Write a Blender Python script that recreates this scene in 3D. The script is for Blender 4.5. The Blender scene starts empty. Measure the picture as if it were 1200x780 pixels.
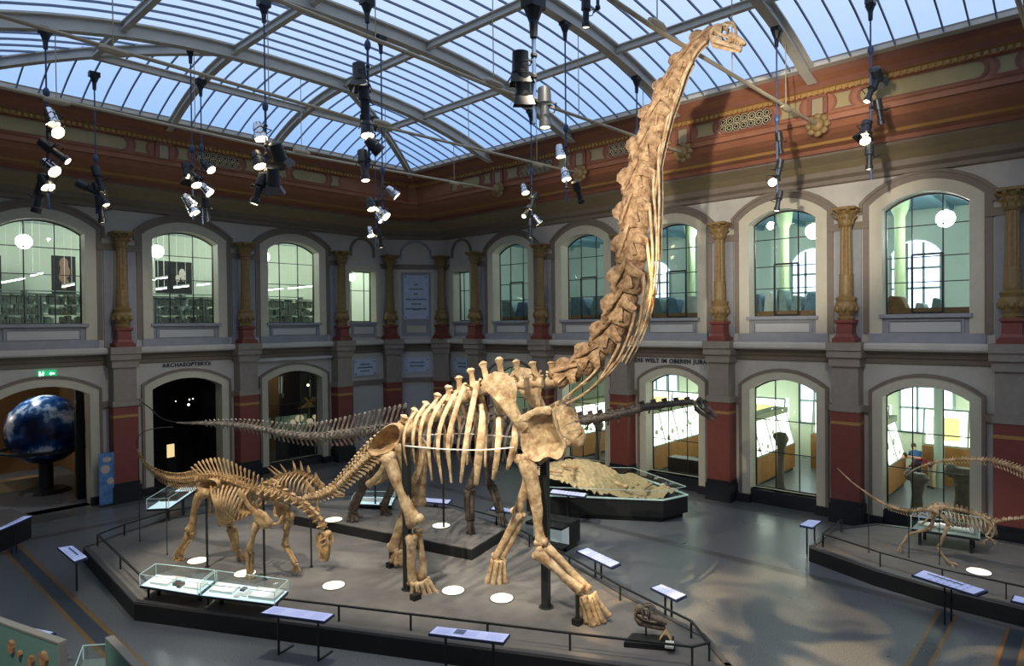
import bpy, bmesh, math, random
from mathutils import Vector, Matrix
V = Vector
RND = random.Random(11)
SC = bpy.context.scene
COL = SC.collection
PI = math.pi

# ------------------------------------------------------------------ camera
EYE = V((0, 0, 6.5)); FPX = 766.83; YAW = .7411; PITCH = -.0127; ROLL = -.0106
FWD = V((math.cos(PITCH) * math.cos(YAW), math.cos(PITCH) * math.sin(YAW), math.sin(PITCH)))
RGT0 = V((math.sin(YAW), -math.cos(YAW), 0)); UP0 = RGT0.cross(FWD)
# photograph pixel -> viewing direction (1200 x 780 frame)
def ray(px, py):
    dx, dy = px - 600, py - 390
    cr, sr = math.cos(ROLL), math.sin(ROLL)
    u = (dx * cr + dy * sr) / FPX; v = -(-dx * sr + dy * cr) / FPX
    return FWD + RGT0 * u + UP0 * v
def on_z(px, py, z):
    d = ray(px, py); return EYE + d * ((z - EYE.z) / d.z)
def on_x(px, py, x):
    d = ray(px, py); return EYE + d * (x / d.x)
def on_y(px, py, y):
    d = ray(px, py); return EYE + d * (y / d.y)
cam = bpy.data.cameras.new('camera'); cam.sensor_width = 36; cam.lens = 36 * FPX / 1200
cam.clip_end = 300; cam.clip_start = .05
co = bpy.data.objects.new('camera', cam); COL.objects.link(co); SC.camera = co
cr, sr = math.cos(ROLL), math.sin(ROLL)
# image x axis in world: moving +x in the picture at fixed y
ix = RGT0 * cr + UP0 * sr
iy = UP0 * cr - RGT0 * sr
co.matrix_world = Matrix(((ix.x, iy.x, -FWD.x, EYE.x), (ix.y, iy.y, -FWD.y, EYE.y), (ix.z, iy.z, -FWD.z, EYE.z), (0, 0, 0, 1)))

# ------------------------------------------------------------------ helpers
ORG = {}
def link(name, data, parent=None):
    o = bpy.data.objects.new(name, data); COL.objects.link(o)
    if parent is not None: o.parent = parent
    return o
def tag(o, label=None, cat=None, group=None, kind=None):
    if label: o['label'] = label
    if cat: o['category'] = cat
    if group: o['group'] = group
    if kind: o['kind'] = kind
    return o
def thing(name, label, cat, loc, group=None, kind=None):
    o = link(name, None); o.location = loc; o.empty_display_size = .2
    ORG[o] = V(loc)
    return tag(o, label, cat, group, kind)
def obj(name, bm, mats, parent=None, smooth=None, label=None):
    if not isinstance(mats, (list, tuple)): mats = [mats]
    if parent is None:
        lo = V((1e9,) * 3); hi = V((-1e9,) * 3)
        for v in bm.verts:
            for k in range(3):
                lo[k] = min(lo[k], v.co[k]); hi[k] = max(hi[k], v.co[k])
        org = V(((lo.x + hi.x) / 2, (lo.y + hi.y) / 2, lo.z))
    else: org = ORG[parent]
    for v in bm.verts: v.co -= org
    bmesh.ops.recalc_face_normals(bm, faces=bm.faces)
    me = bpy.data.meshes.new(name)
    if smooth is not None:
        for f in bm.faces: f.smooth = True
    bm.to_mesh(me); bm.free()
    if smooth is not None and smooth < 3: me.set_sharp_from_angle(angle=smooth)
    for m in mats: me.materials.append(m)
    o = link(name, me, parent)
    if parent is None: o.location = org
    ORG[o] = org
    if label: o['label'] = label
    return o
def BM(): return bmesh.new()
def dup(root, loc, label=None, rotz=0, group=None):
    r = root.copy(); COL.objects.link(r); r.location = loc; r.rotation_euler = (0, 0, rotz)
    if label: r['label'] = label
    if group: r['group'] = group
    ORG[r] = V(loc)
    for ch in list(root.children):
        c = ch.copy(); COL.objects.link(c); c.parent = r
        for g in ch.children:
            d = g.copy(); COL.objects.link(d); d.parent = c
    return r

def quad(bm, a, b, c, d, mi=0):
    f = bm.faces.new([bm.verts.new(V(p)) for p in (a, b, c, d)]); f.material_index = mi; return f
def poly(bm, pts, mi=0):
    f = bm.faces.new([bm.verts.new(V(p)) for p in pts]); f.material_index = mi; return f
def box(bm, c, s, M=None, mi=0, bev=0):
    """box: centre c, full size s, optional 3x3 axes M (columns)"""
    vs = []
    for x in (-.5, .5):
        for y in (-.5, .5):
            for z in (-.5, .5):
                p = V((x * s[0], y * s[1], z * s[2]))
                if M is not None: p = M @ p
                vs.append(bm.verts.new(V(c) + p))
    fs = []
    for q in ((0, 1, 3, 2), (4, 6, 7, 5), (0, 4, 5, 1), (2, 3, 7, 6), (0, 2, 6, 4), (1, 5, 7, 3)):
        f = bm.faces.new([vs[i] for i in q]); f.material_index = mi; fs.append(f)
    if bev:
        es = list({e for f in fs for e in f.edges})
        r = bmesh.ops.bevel(bm, geom=es, offset=bev, segments=1, affect='EDGES')
        for f in r['faces']: f.material_index = mi
    return vs
def boxz(bm, x0, x1, y0, y1, z0, z1, mi=0, bev=0):
    return box(bm, ((x0 + x1) / 2, (y0 + y1) / 2, (z0 + z1) / 2), (abs(x1 - x0), abs(y1 - y0), abs(z1 - z0)), None, mi, bev)
def rotz(a):
    return Matrix.Rotation(a, 3, 'Z')
def prism(bm, pts, z0, z1, mi=0, mtop=None):
    """plan polygon extruded from z0 to z1"""
    a = [bm.verts.new((p[0], p[1], z0)) for p in pts]; b = [bm.verts.new((p[0], p[1], z1)) for p in pts]
    n = len(pts)
    for i in range(n):
        f = bm.faces.new((a[i], a[(i + 1) % n], b[(i + 1) % n], b[i])); f.material_index = mi
    f = bm.faces.new(b); f.material_index = mi if mtop is None else mtop
    f = bm.faces.new(a[::-1]); f.material_index = mi
def tube(bm, pts, rad, n=8, hint=None, mi=0, cap=True):
    """swept tube; rad = number, list of numbers or list of (ra, rb); ra lies along 'hint' side"""
    pts = [V(p) for p in pts]; k = len(pts)
    if not isinstance(rad, (list, tuple)): rad = [rad] * k
    tans = []
    for i in range(k):
        t = pts[min(i + 1, k - 1)] - pts[max(i - 1, 0)]
        if t.length < 1e-9: t = V((0, 0, 1))
        tans.append(t.normalized())
    t0 = tans[0]
    h = V(hint) if hint is not None else (V((0, 0, 1)) if abs(t0.z) < .9 else V((1, 0, 0)))
    a = h - t0 * h.dot(t0)
    if a.length < 1e-5: a = t0.orthogonal()
    a.normalize()
    rings = []
    for i in range(k):
        t = tans[i]
        a = a - t * a.dot(t)
        if a.length < 1e-6: a = t.orthogonal()
        a.normalize(); b = t.cross(a)
        r = rad[i]; ra, rb = r if isinstance(r, (list, tuple)) else (r, r)
        rings.append([bm.verts.new(pts[i] + a * (math.cos(2 * PI * j / n) * ra) + b * (math.sin(2 * PI * j / n) * rb)) for j in range(n)])
    for i in range(k - 1):
        for j in range(n):
            f = bm.faces.new((rings[i][j], rings[i][(j + 1) % n], rings[i + 1][(j + 1) % n], rings[i + 1][j])); f.material_index = mi
    if cap:
        f = bm.faces.new(rings[0][::-1]); f.material_index = mi
        f = bm.faces.new(rings[-1]); f.material_index = mi
    return rings
def bar(bm, a, b, w, h, up=(0, 0, 1), mi=0):
    a, b = V(a), V(b); d = b - a; L = d.length; d.normalize(); u = V(up); s = d.cross(u)
    if s.length < 1e-5: s = d.orthogonal()
    s.normalize(); u = s.cross(d)
    M = Matrix((d, s, u)).transposed()
    box(bm, (a + b) / 2, (L, w, h), M, mi)
def sweep(bm, path, prof, up=(0, 0, 1), mi=0, closed=True, mats=None):
    """profile [(side, up)] swept along path"""
    path = [V(p) for p in path]; k = len(path); rings = []
    for i in range(k):
        t = (path[min(i + 1, k - 1)] - path[max(i - 1, 0)]).normalized()
        s = t.cross(V(up)).normalized(); u = s.cross(t)
        rings.append([bm.verts.new(path[i] + s * p[0] + u * p[1]) for p in prof])
    n = len(prof); m = n if closed else n - 1
    for i in range(k - 1):
        for j in range(m):
            f = bm.faces.new((rings[i][j], rings[i][(j + 1) % n], rings[i + 1][(j + 1) % n], rings[i + 1][j]))
            f.material_index = mats[j] if mats else mi
    if closed:
        bm.faces.new(rings[0][::-1]).material_index = mi; bm.faces.new(rings[-1]).material_index = mi
def lathe(bm, prof, c, n=16, mi=0, ax=None):
    """prof [(r, z)] around vertical axis through c"""
    rings = []
    for r, z in prof:
        rings.append([bm.verts.new((c[0] + r * math.cos(2 * PI * j / n), c[1] + r * math.sin(2 * PI * j / n), c[2] + z)) for j in range(n)])
    for i in range(len(prof) - 1):
        for j in range(n):
            bm.faces.new((rings[i][j], rings[i][(j + 1) % n], rings[i + 1][(j + 1) % n], rings[i + 1][j])).material_index = mi
    bm.faces.new(rings[0][::-1]).material_index = mi; bm.faces.new(rings[-1]).material_index = mi
def ball(bm, c, r, sc=(1, 1, 1), M=None, mi=0, u=10, v=7):
    vs = bmesh.ops.create_uvsphere(bm, u_segments=u, v_segments=v, radius=r)['verts']
    for w in vs:
        p = V((w.co.x * sc[0], w.co.y * sc[1], w.co.z * sc[2]))
        if M is not None: p = M @ p
        w.co = p + V(c)
    for f in {f for w in vs for f in w.link_faces}: f.material_index = mi
    return vs
def disc(bm, c, r, nrm=(0, 0, 1), n=20, mi=0):
    nrm = V(nrm).normalized(); a = nrm.orthogonal().normalized(); b = nrm.cross(a)
    poly(bm, [V(c) + a * (r * math.cos(2 * PI * j / n)) + b * (r * math.sin(2 * PI * j / n)) for j in range(n)], mi)
def lerp(a, b, t): return a + (b - a) * t
def resample(pts, n):
    """n+1 points equally spaced along a smooth curve through pts"""
    pts = [V(p) for p in pts]; fine = []
    for i in range(len(pts) - 1):
        p0 = pts[max(i - 1, 0)]; p1 = pts[i]; p2 = pts[i + 1]; p3 = pts[min(i + 2, len(pts) - 1)]
        for s in range(12):
            t = s / 12
            fine.append(.5 * ((2 * p1) + (p2 - p0) * t + (2 * p0 - 5 * p1 + 4 * p2 - p3) * t * t + (3 * p1 - p0 - 3 * p2 + p3) * t ** 3))
    fine.append(pts[-1])
    L = [0]
    for i in range(1, len(fine)): L.append(L[-1] + (fine[i] - fine[i - 1]).length)
    out = []; j = 0
    for k in range(n + 1):
        d = L[-1] * k / n
        while j < len(L) - 2 and L[j + 1] < d: j += 1
        t = (d - L[j]) / max(L[j + 1] - L[j], 1e-9)
        out.append(fine[j].lerp(fine[j + 1], min(max(t, 0), 1)))
    return out

# ------------------------------------------------------------------ materials
MATS = {}
def srgb(r, g, b):
    f = lambda c: (c / 255) / 12.92 if c / 255 <= .04045 else ((c / 255 + .055) / 1.055) ** 2.4
    return (f(r), f(g), f(b), 1)
def mat(name, col, rough=.6, metal=0, noise=0, nscale=4, bump=0, bscale=30, emit=None, estr=0, col2=None, spec=.5):
    m = bpy.data.materials.new(name); m.use_nodes = True; nt = m.node_tree; b = nt.nodes['Principled BSDF']
    c = srgb(*col)
    b.inputs['Base Color'].default_value = c; b.inputs['Roughness'].default_value = rough; b.inputs['Metallic'].default_value = metal
    b.inputs['Specular IOR Level'].default_value = spec
    tc = None
    if noise or bump:
        tc = nt.nodes.new('ShaderNodeTexCoord')
    if noise:
        nz = nt.nodes.new('ShaderNodeTexNoise'); nz.inputs['Scale'].default_value = nscale; nz.inputs['Detail'].default_value = 6
        nz.inputs['Roughness'].default_value = .65
        nt.links.new(tc.outputs['Object'], nz.inputs['Vector'])
        r = nt.nodes.new('ShaderNodeValToRGB'); nt.links.new(nz.outputs['Fac'], r.inputs['Fac'])
        c2 = srgb(*col2) if col2 else tuple(x * (1 - noise) for x in c[:3]) + (1,)
        r.color_ramp.elements[0].position = .32; r.color_ramp.elements[0].color = c2
        r.color_ramp.elements[1].position = .68; r.color_ramp.elements[1].color = c if col2 else tuple(min(1, x * (1 + noise * .5)) for x in c[:3]) + (1,)
        nt.links.new(r.outputs['Color'], b.inputs['Base Color'])
    if bump:
        n2 = nt.nodes.new('ShaderNodeTexNoise'); n2.inputs['Scale'].default_value = bscale; n2.inputs['Detail'].default_value = 4
        nt.links.new(tc.outputs['Object'], n2.inputs['Vector'])
        bp = nt.nodes.new('ShaderNodeBump'); bp.inputs['Strength'].default_value = bump; bp.inputs['Distance'].default_value = .09 if bump >= 1 else .03
        nt.links.new(n2.outputs['Fac'], bp.inputs['Height']); nt.links.new(bp.outputs['Normal'], b.inputs['Normal'])
    if estr:
        b.inputs['Emission Color'].default_value = srgb(*(emit or col)); b.inputs['Emission Strength'].default_value = estr
    MATS[name] = m
    return m
def glass(name, tint, refl=.08, rough=.02):
    m = bpy.data.materials.new(name); m.use_nodes = True; nt = m.node_tree
    for n in list(nt.nodes):
        if n.type != 'OUTPUT_MATERIAL': nt.nodes.remove(n)
    out = nt.nodes[0]
    t = nt.nodes.new('ShaderNodeBsdfTransparent'); t.inputs['Color'].default_value = srgb(*tint)
    g = nt.nodes.new('ShaderNodeBsdfGlossy'); g.inputs['Roughness'].default_value = rough
    mx = nt.nodes.new('ShaderNodeMixShader'); mx.inputs['Fac'].default_value = refl
    nt.links.new(t.outputs[0], mx.inputs[1]); nt.links.new(g.outputs[0], mx.inputs[2]); nt.links.new(mx.outputs[0], out.inputs['Surface'])
    return m
def node_math(nt, op, a, b=None, c=None):
    n = nt.nodes.new('ShaderNodeMath'); n.operation = op
    for i, v in enumerate((a, b, c)):
        if v is None: continue
        if isinstance(v, (int, float)): n.inputs[i].default_value = v
        else: nt.links.new(v, n.inputs[i])
    return n.outputs[0]

M_plaster = mat('plaster_pale_grey', (196, 192, 184), .75, noise=.10, nscale=1.5, bump=.05)
M_frieze = mat('plaster_frieze', (190, 190, 188), .75, noise=.06, nscale=1.2)
M_cream = mat('cream_surround', (200, 194, 174), .6, noise=.06, nscale=3)
M_stone = mat('blue_grey_stone', (150, 152, 158), .65, noise=.10, nscale=3)
M_taupe = mat('taupe_moulding', (128, 116, 104), .6, noise=.10, nscale=4)
M_pilaster = mat('grey_pilaster', (146, 136, 126), .6, noise=.12, nscale=4)
M_redstone = mat('red_stone', (128, 66, 58), .5, noise=.12, nscale=5)
M_gold = mat('ochre_column', (142, 116, 72), .5, noise=.25, nscale=9, bump=.25, bscale=40)
M_goldline = mat('gold_line', (170, 130, 72), .5)
M_blackstone = mat('black_plinth', (36, 38, 44), .35, noise=.15, nscale=6)
M_rust = mat('rust_cornice', (160, 104, 76), .6, noise=.12, nscale=3)
M_rust2 = mat('deep_rust_cornice', (136, 84, 64), .6, noise=.12, nscale=3)
M_olive = mat('olive_panel', (164, 148, 104), .65, noise=.10, nscale=2)
M_ochre = mat('ochre_cove', (158, 142, 112), .65, noise=.10, nscale=2)
M_steelgrey = mat('painted_roof_beam', (196, 190, 178), .5, noise=.08, nscale=3)
M_barsteel = mat('glazing_bar', (108, 124, 148), .5)
M_rod = mat('tie_rod', (178, 164, 138), .5)
M_black = mat('black_metal', (24, 25, 27), .45)
M_blackpost = mat('black_post', (40, 42, 42), .4)
M_darkmetal = mat('charcoal_metal', (44, 47, 52), .4, metal=.3)
M_chrome = mat('chrome', (200, 205, 215), .2, metal=1)
M_cable = mat('blue_cable', (52, 74, 110), .5)
M_lamp = mat('lamp_glow', (255, 240, 205), .4, emit=(255, 232, 180), estr=14)
M_lampdim = mat('lamp_glow_low', (255, 240, 205), .4, emit=(255, 235, 190), estr=4)
M_globe = mat('globe_glow', (255, 255, 250), .4, emit=(245, 255, 250), estr=9)
M_tubelight = mat('strip_light_glow', (250, 255, 250), .4, emit=(235, 255, 245), estr=7)
M_uplight = mat('uplight_glow', (255, 252, 235), .3, emit=(255, 246, 214), estr=.95)
M_deck = mat('podium_deck', (112, 109, 106), .7, noise=.22, nscale=1.6, bump=.06)
M_podside = mat('podium_side', (30, 31, 33), .55)
M_lip = mat('podium_lip', (92, 94, 98), .4, metal=.4)
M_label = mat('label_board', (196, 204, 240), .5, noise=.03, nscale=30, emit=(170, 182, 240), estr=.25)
M_labelpic = mat('label_picture', (96, 112, 140), .5)
M_white = mat('white_board', (232, 232, 224), .6)
M_caseglow = mat('lit_case_base', (196, 212, 216), .5, emit=(180, 206, 216), estr=.8)
M_glass = glass('clear_case_glass', (247, 251, 250), .08)
M_window = glass('window_glass', (236, 243, 241), .05)
M_roofglass = glass('roof_glass', (240, 244, 250), .04, .1)
M_bone = mat('ochre_bone', (204, 172, 126), .62, noise=.3, nscale=5, bump=.5, bscale=22, col2=(140, 108, 74))
M_bone_pale = mat('pale_bone', (228, 204, 164), .62, noise=.3, nscale=5, bump=.7, bscale=13, col2=(146, 108, 70))
M_bone_neck = mat('tan_neck_bone', (206, 172, 132), .7, noise=.3, nscale=6.5, bump=1, bscale=7, col2=(112, 78, 50))
M_bone_dark = mat('dark_bone', (112, 98, 88), .6, noise=.35, nscale=6, bump=.4, bscale=25, col2=(52, 46, 42))
M_bone_front = mat('honey_bone', (212, 178, 128), .6, noise=.35, nscale=7, bump=.5, bscale=30, col2=(146, 110, 72))
M_wood = mat('oak_cabinet', (150, 104, 52), .5, noise=.2, nscale=3)
M_case_lit = mat('lit_display_back', (235, 240, 230), .6, emit=(245, 255, 235), estr=2.2)
M_roomwall = mat('green_white_wall', (205, 214, 190), .7)
M_roomfloor = mat('room_floor', (138, 132, 118), .4)
M_roomceil = mat('room_ceiling', (180, 196, 196), .8)
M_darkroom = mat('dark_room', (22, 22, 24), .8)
M_brownroom = mat('brown_room', (120, 88, 48), .7)
M_daylight = mat('daylight_window', (225, 235, 250), .6, emit=(205, 225, 255), estr=1.7)
M_shelf = mat('grey_shelf', (140, 156, 148), .5)
M_books = mat('shelf_boxes', (160, 172, 156), .6, noise=.3, nscale=9, col2=(84, 98, 92))
M_teal = mat('teal_panel', (110, 150, 140), .6)
M_skin = mat('skin', (205, 150, 120), .6)
M_text = mat('dark_lettering', (50, 54, 66), .6)

# floor: polished terrazzo with dark inlaid bands edged in ochre
def floor_mat():
    m = bpy.data.materials.new('terrazzo_floor'); m.use_nodes = True; nt = m.node_tree; b = nt.nodes['Principled BSDF']
    g = nt.nodes.new('ShaderNodeNewGeometry'); sx = nt.nodes.new('ShaderNodeSeparateXYZ'); nt.links.new(g.outputs['Position'], sx.inputs[0])
    X, Y = sx.outputs['X'], sx.outputs['Y']
    n1 = nt.nodes.new('ShaderNodeTexNoise'); n1.inputs['Scale'].default_value = 38; n1.inputs['Detail'].default_value = 3
    n2 = nt.nodes.new('ShaderNodeTexNoise'); n2.inputs['Scale'].default_value = .5; n2.inputs['Detail'].default_value = 4
    for n in (n1, n2): nt.links.new(g.outputs['Position'], n.inputs['Vector'])
    r = nt.nodes.new('ShaderNodeValToRGB'); nt.links.new(n1.outputs['Fac'], r.inputs['Fac'])
    r.color_ramp.elements[0].position = .3; r.color_ramp.elements[0].color = srgb(70, 79, 90)
    r.color_ramp.elements[1].position = .7; r.color_ramp.elements[1].color = srgb(126, 129, 131)
    def mixc(fac, c):
        nonlocal last
        mx = nt.nodes.new('ShaderNodeMix'); mx.data_type = 'RGBA'; nt.links.new(fac, mx.inputs[0]); nt.links.new(last, mx.inputs[6])
        mx.inputs[7].default_value = c; last = mx.outputs[2]
    last = r.outputs['Color']
    def inside(v, a, c):
        return node_math(nt, 'MULTIPLY', node_math(nt, 'GREATER_THAN', v, a), node_math(nt, 'LESS_THAN', v, c))
    och = srgb(128, 100, 64); drk = srgb(62, 72, 84); grey = srgb(84, 86, 88)
    bx = inside(X, 12.2, 17.15); by = inside(Y, 6, 24.5)
    for lo in (2.47, 1.24):
        f = node_math(nt, 'MULTIPLY', bx, inside(Y, lo, lo + .39)); mixc(f, och)
        f = node_math(nt, 'MULTIPLY', bx, inside(Y, lo + .07, lo + .32)); mixc(f, drk)
    f = node_math(nt, 'MULTIPLY', by, inside(X, 3.97, 4.48)); mixc(f, och)
    f = node_math(nt, 'MULTIPLY', by, inside(X, 4.07, 4.37)); mixc(f, drk)
    f = node_math(nt, 'MULTIPLY', inside(X, 17.15, 17.5), inside(Y, -20, 24.9)); mixc(f, grey)
    f = node_math(nt, 'MULTIPLY', inside(Y, 24.55, 24.9), inside(X, 0, 17.5)); mixc(f, grey)
    f = node_math(nt, 'MAXIMUM', inside(X, 22.0, 24), inside(Y, 26.6, 28.5)); mixc(f, grey)
    nt.links.new(last, b.inputs['Base Color'])
    rr = nt.nodes.new('ShaderNodeMapRange'); nt.links.new(n2.outputs['Fac'], rr.inputs[0])
    rr.inputs[3].default_value = .22; rr.inputs[4].default_value = .38
    nt.links.new(rr.outputs[0], b.inputs['Roughness'])
    return m
M_floor = floor_mat()
# ================================================================== the hall
YL, XR = 27.83, 23.23          # faces of the left and the right wall
CA, CB = V((20.83, 27.83, 0)), V((23.23, 26.11, 0))   # chamfered corner
BL, BR = 4.7715, 4.2752
LX = [8.2773 + BL * k for k in (-1, 0, 1, 2)]          # column positions along the left wall
RY = [19.1124 - BR * k for k in (-1, 0, 1, 2, 3, 4, 5)]  # along the right wall
ZTOP = 11.0
RA = RY[:5] + [1.2, -3.1]                               # roof arches and cornice brackets

def struct(name, bm, m, parent=None, smooth=None, label=None):
    o = obj(name, bm, m, parent, smooth, label)
    if parent is None: o['kind'] = 'structure'
    return o
def sroot(name, label, cat, loc):
    o = thing(name, label, cat, loc, kind='structure'); return o

class Wall:
    def __init__(s, p0, u, n): s.p0 = V(p0); s.u = V(u).normalized(); s.n = V(n).normalized()
    def P(s, u, z, d=0): return s.p0 + s.u * u + s.n * d + V((0, 0, z))
WL = Wall((0, YL, 0), (1, 0, 0), (0, -1, 0))           # u = world X
WR = Wall((XR, 0, 0), (0, 1, 0), (-1, 0, 0))           # u = world Y
WC = Wall(CA, CB - CA, (-(.582), -(.814), 0)); LC = (CB - CA).length

def arc(uc, hw, zs, rise, n=12, off=0):
    """points of a segmental arch from left to right, offset outwards"""
    if rise < 1e-4: return [(uc - hw - off, zs + off), (uc + hw + off, zs + off)]
    r = (hw * hw + rise * rise) / (2 * rise); a = math.asin(min(1, hw / r)); zc = zs + rise - r
    R2 = r + off; hw2 = hw + off; a2 = math.asin(min(1, hw2 / R2))
    return [(uc + R2 * math.sin(-a2 + 2 * a2 * i / n), zc + R2 * math.cos(-a2 + 2 * a2 * i / n)) for i in range(n + 1)]

def wall_bay(bm, W, u0, u1, ops, ztop=ZTOP, depth=.55, mi=0, mrev=1):
    """wall strip u0..u1 with arched openings [(uc, hw, zb, zs, rise)] stacked from below"""
    P = W.P
    if not ops:
        quad(bm, P(u0, 0), P(u1, 0), P(u1, ztop), P(u0, ztop), mi); return
    lo = min(o[0] - o[1] for o in ops); hi = max(o[0] + o[1] for o in ops)
    quad(bm, P(u0, 0), P(lo, 0), P(lo, ztop), P(u0, ztop), mi); quad(bm, P(hi, 0), P(u1, 0), P(u1, ztop), P(hi, ztop), mi)
    prev = [(lo, 0), (hi, 0)]
    for k, (uc, hw, zb, zs, rise) in enumerate(ops):
        a, b = uc - hw, uc + hw
        top = arc(uc, hw, zs, rise)
        # below this opening, down to the curve of the one beneath
        pts = [p for p in prev if True]
        for i in range(len(pts) - 1):
            quad(bm, P(*pts[i]), P(*pts[i + 1]), P(pts[i + 1][0], zb), P(pts[i][0], zb), mi)
        if a - lo > 1e-3: quad(bm, P(lo, zb), P(a, zb), P(a, zs + rise), P(lo, zs + rise), mi)
        if hi - b > 1e-3: quad(bm, P(b, zb), P(hi, zb), P(hi, zs + rise), P(b, zs + rise), mi)
        # spandrels up to crown
        for i in range(len(top) - 1):
            quad(bm, P(*top[i]), P(*top[i + 1]), P(top[i + 1][0], zs + rise), P(top[i][0], zs + rise), mi)
        # reveal
        out = [(a, zb)] + top + [(b, zb)]
        for i in range(len(out) - 1):
            quad(bm, P(*out[i]), P(*out[i + 1]), P(*out[i + 1], -depth), P(*out[i], -depth), mrev)
        quad(bm, P(a, zb), P(b, zb), P(b, zb, -depth), P(a, zb, -depth), mrev)
        prev = [(lo, zs + rise), (hi, zs + rise)]
    quad(bm, P(lo, prev[0][1]), P(hi, prev[0][1]), P(hi, ztop), P(lo, ztop), mi)

def ring(bm, W, uc, hw, zb, zs, rise, o0, o1, d0, d1, mi=0):
    """raised band that follows an arched opening between offsets o0 and o1, from depth d0 out to d1"""
    a = [(uc - hw - o0, zb)] + arc(uc, hw, zs, rise, 12, o0) + [(uc + hw + o0, zb)]
    b = [(uc - hw - o1, zb)] + arc(uc, hw, zs, rise, 12, o1) + [(uc + hw + o1, zb)]
    if rise < 1e-4: a[1] = (uc - hw - o0, zs + o0); b[1] = (uc - hw - o1, zs + o1)
    P = W.P
    for i in range(len(a) - 1):
        quad(bm, P(*a[i], d1), P(*a[i + 1], d1), P(*b[i + 1], d1), P(*b[i], d1), mi)
        quad(bm, P(*a[i], d0), P(*a[i + 1], d0), P(*a[i + 1], d1), P(*a[i], d1), mi)
        quad(bm, P(*b[i], d0), P(*b[i + 1], d0), P(*b[i + 1], d1), P(*b[i], d1), mi)
def wbox(bm, W, u0, u1, z0, z1, d0, d1, mi=0):
    c = W.P((u0 + u1) / 2, (z0 + z1) / 2, (d0 + d1) / 2)
    box(bm, c, (abs(u1 - u0), abs(d1 - d0), abs(z1 - z0)), Matrix((W.u, W.n, V((0, 0, 1)))).transposed(), mi)

# openings: upper windows and lower arches, one per bay
UZ = (6.68, 10.0, .42); LZ = (4.1, .38)
bays_L = []   # (wall, u0, u1, uc, upper half width, lower half width, lower sill)
for k in range(3): bays_L.append((LX[k], LX[k + 1], (LX[k] + LX[k + 1]) / 2 + (.08 if k else 0)))
lower_sill_L = [.0, .0, .35]
bays_R = []
for k in range(6): bays_R.append((RY[k + 1], RY[k], (RY[k] + RY[k + 1]) / 2 + .04))
n_win = [0]
openings = []
bm = BM()
for k, (u0, u1, uc) in enumerate(bays_L):
    ops = [(uc, 1.36, lower_sill_L[k], LZ[0], LZ[1]), (uc, 1.28, *UZ)]
    wall_bay(bm, WL, u0, u1, ops); openings.append((WL, k, ops))
wall_bay(bm, WL, -3.6, LX[0], [])
op = (19.28, .78, 6.72, 9.28, 0)
wall_bay(bm, WL, LX[3], CA.x, [op]); openings.append((WL, 'n', [None, op]))
struct('wall_left', bm, [M_plaster, M_cream])
bm = BM()
for k, (u0, u1, uc) in enumerate(bays_R):
    ops = [(uc, 1.14, .5, LZ[0], LZ[1]), (uc, 1.14, *UZ)]
    wall_bay(bm, WR, u0, u1, ops); openings.append((WR, k, ops))
op = (24.72, .62, 6.72, 9.28, 0)
wall_bay(bm, WR, RY[0], CB.y, [op]); openings.append((WR, 'n', [None, op]))
wall_bay(bm, WR, -16, RY[6], [])
struct('wall_right', bm, [M_plaster, M_cream])
bm = BM(); wall_bay(bm, WC, 0, LC, []); struct('wall_corner', bm, M_plaster)
# the far sides of the hall, behind and beside the viewer
bm = BM()
quad(bm, (-1.2, 27.83, 0), (-1.2, -16, 0), (-1.2, -16, 13.6), (-1.2, 27.83, 13.6)); struct('wall_near', bm, M_plaster)
bm = BM(); quad(bm, (-1.2, -16, 0), (23.3, -16, 0), (23.3, -16, 14.6), (-1.2, -16, 14.6)); struct('wall_rear', bm, M_plaster)
bm = BM(); poly(bm, [(-3.6, -16, 0), (34, -16, 0), (34, 37, 0), (-3.6, 37, 0)]); struct('floor', bm, M_floor)

# surrounds, sills, panels
bm_c, bm_t, bm_s, bm_f = BM(), BM(), BM(), BM()
for W, k, ops in openings:
    lo, up = ops
    if k == 'n':
        uc, hw, zb, zs, r = up
        ring(bm_c, W, uc, hw, 5.95, zs, 0, .0, .30, 0, .07)
        wbox(bm_s, W, uc - hw, uc + hw, 5.95, 6.60, 0, .03); wbox(bm_f, W, uc - hw + .2, uc + hw - .2, 6.12, 6.46, 0, .07)
        wbox(bm_s, W, uc - hw - .05, uc + hw + .05, 6.6, 6.70, 0, .14)
        # blank round-headed niche above
        ring(bm_t, W, uc, .62, 10.0, 10.35, .5, .0, .12, 0, .08)
        continue
    uc, hw, zb, zs, r = up
    ring(bm_c, W, uc, hw, 5.95, zs, r, .0, .36, 0, .08); ring(bm_t, W, uc, hw, 6.1, zs, r, .36, .56, 0, .05)
    ring(bm_t, W, uc, hw, zs - .1, zs, r, .56, .66, 0, .10)
    wbox(bm_s, W, uc - hw - .4, uc + hw + .4, 5.8, 6.1, 0, .12)
    wbox(bm_s, W, uc - hw, uc + hw, 6.0, 6.6, 0, .03); wbox(bm_f, W, uc - hw + .22, uc + hw - .22, 6.14, 6.44, 0, .06)
    ring(bm_s, W, uc, hw - .18, 6.1, 6.48, 0, 0, .06, .03, .07)
    wbox(bm_s, W, uc - hw - .08, uc + hw + .08, 6.58, 6.70, 0, .16)
    uc, hw, zb, zs, r = lo
    ring(bm_c, W, uc, hw, .28, zs, r, .0, .29, 0, .09); ring(bm_t, W, uc, hw, .28, zs, r, .29, .39, 0, .12)
    if zb > .1: wbox(bm_s, W, uc - hw, uc + hw, 0, zb, -.3, .02, 1)
    for sgn in (-1, 1): wbox(bm_s, W, uc + sgn * (hw + .27) - .3, uc + sgn * (hw + .27) + .3, 0, .3, 0, .2, 1)
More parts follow.
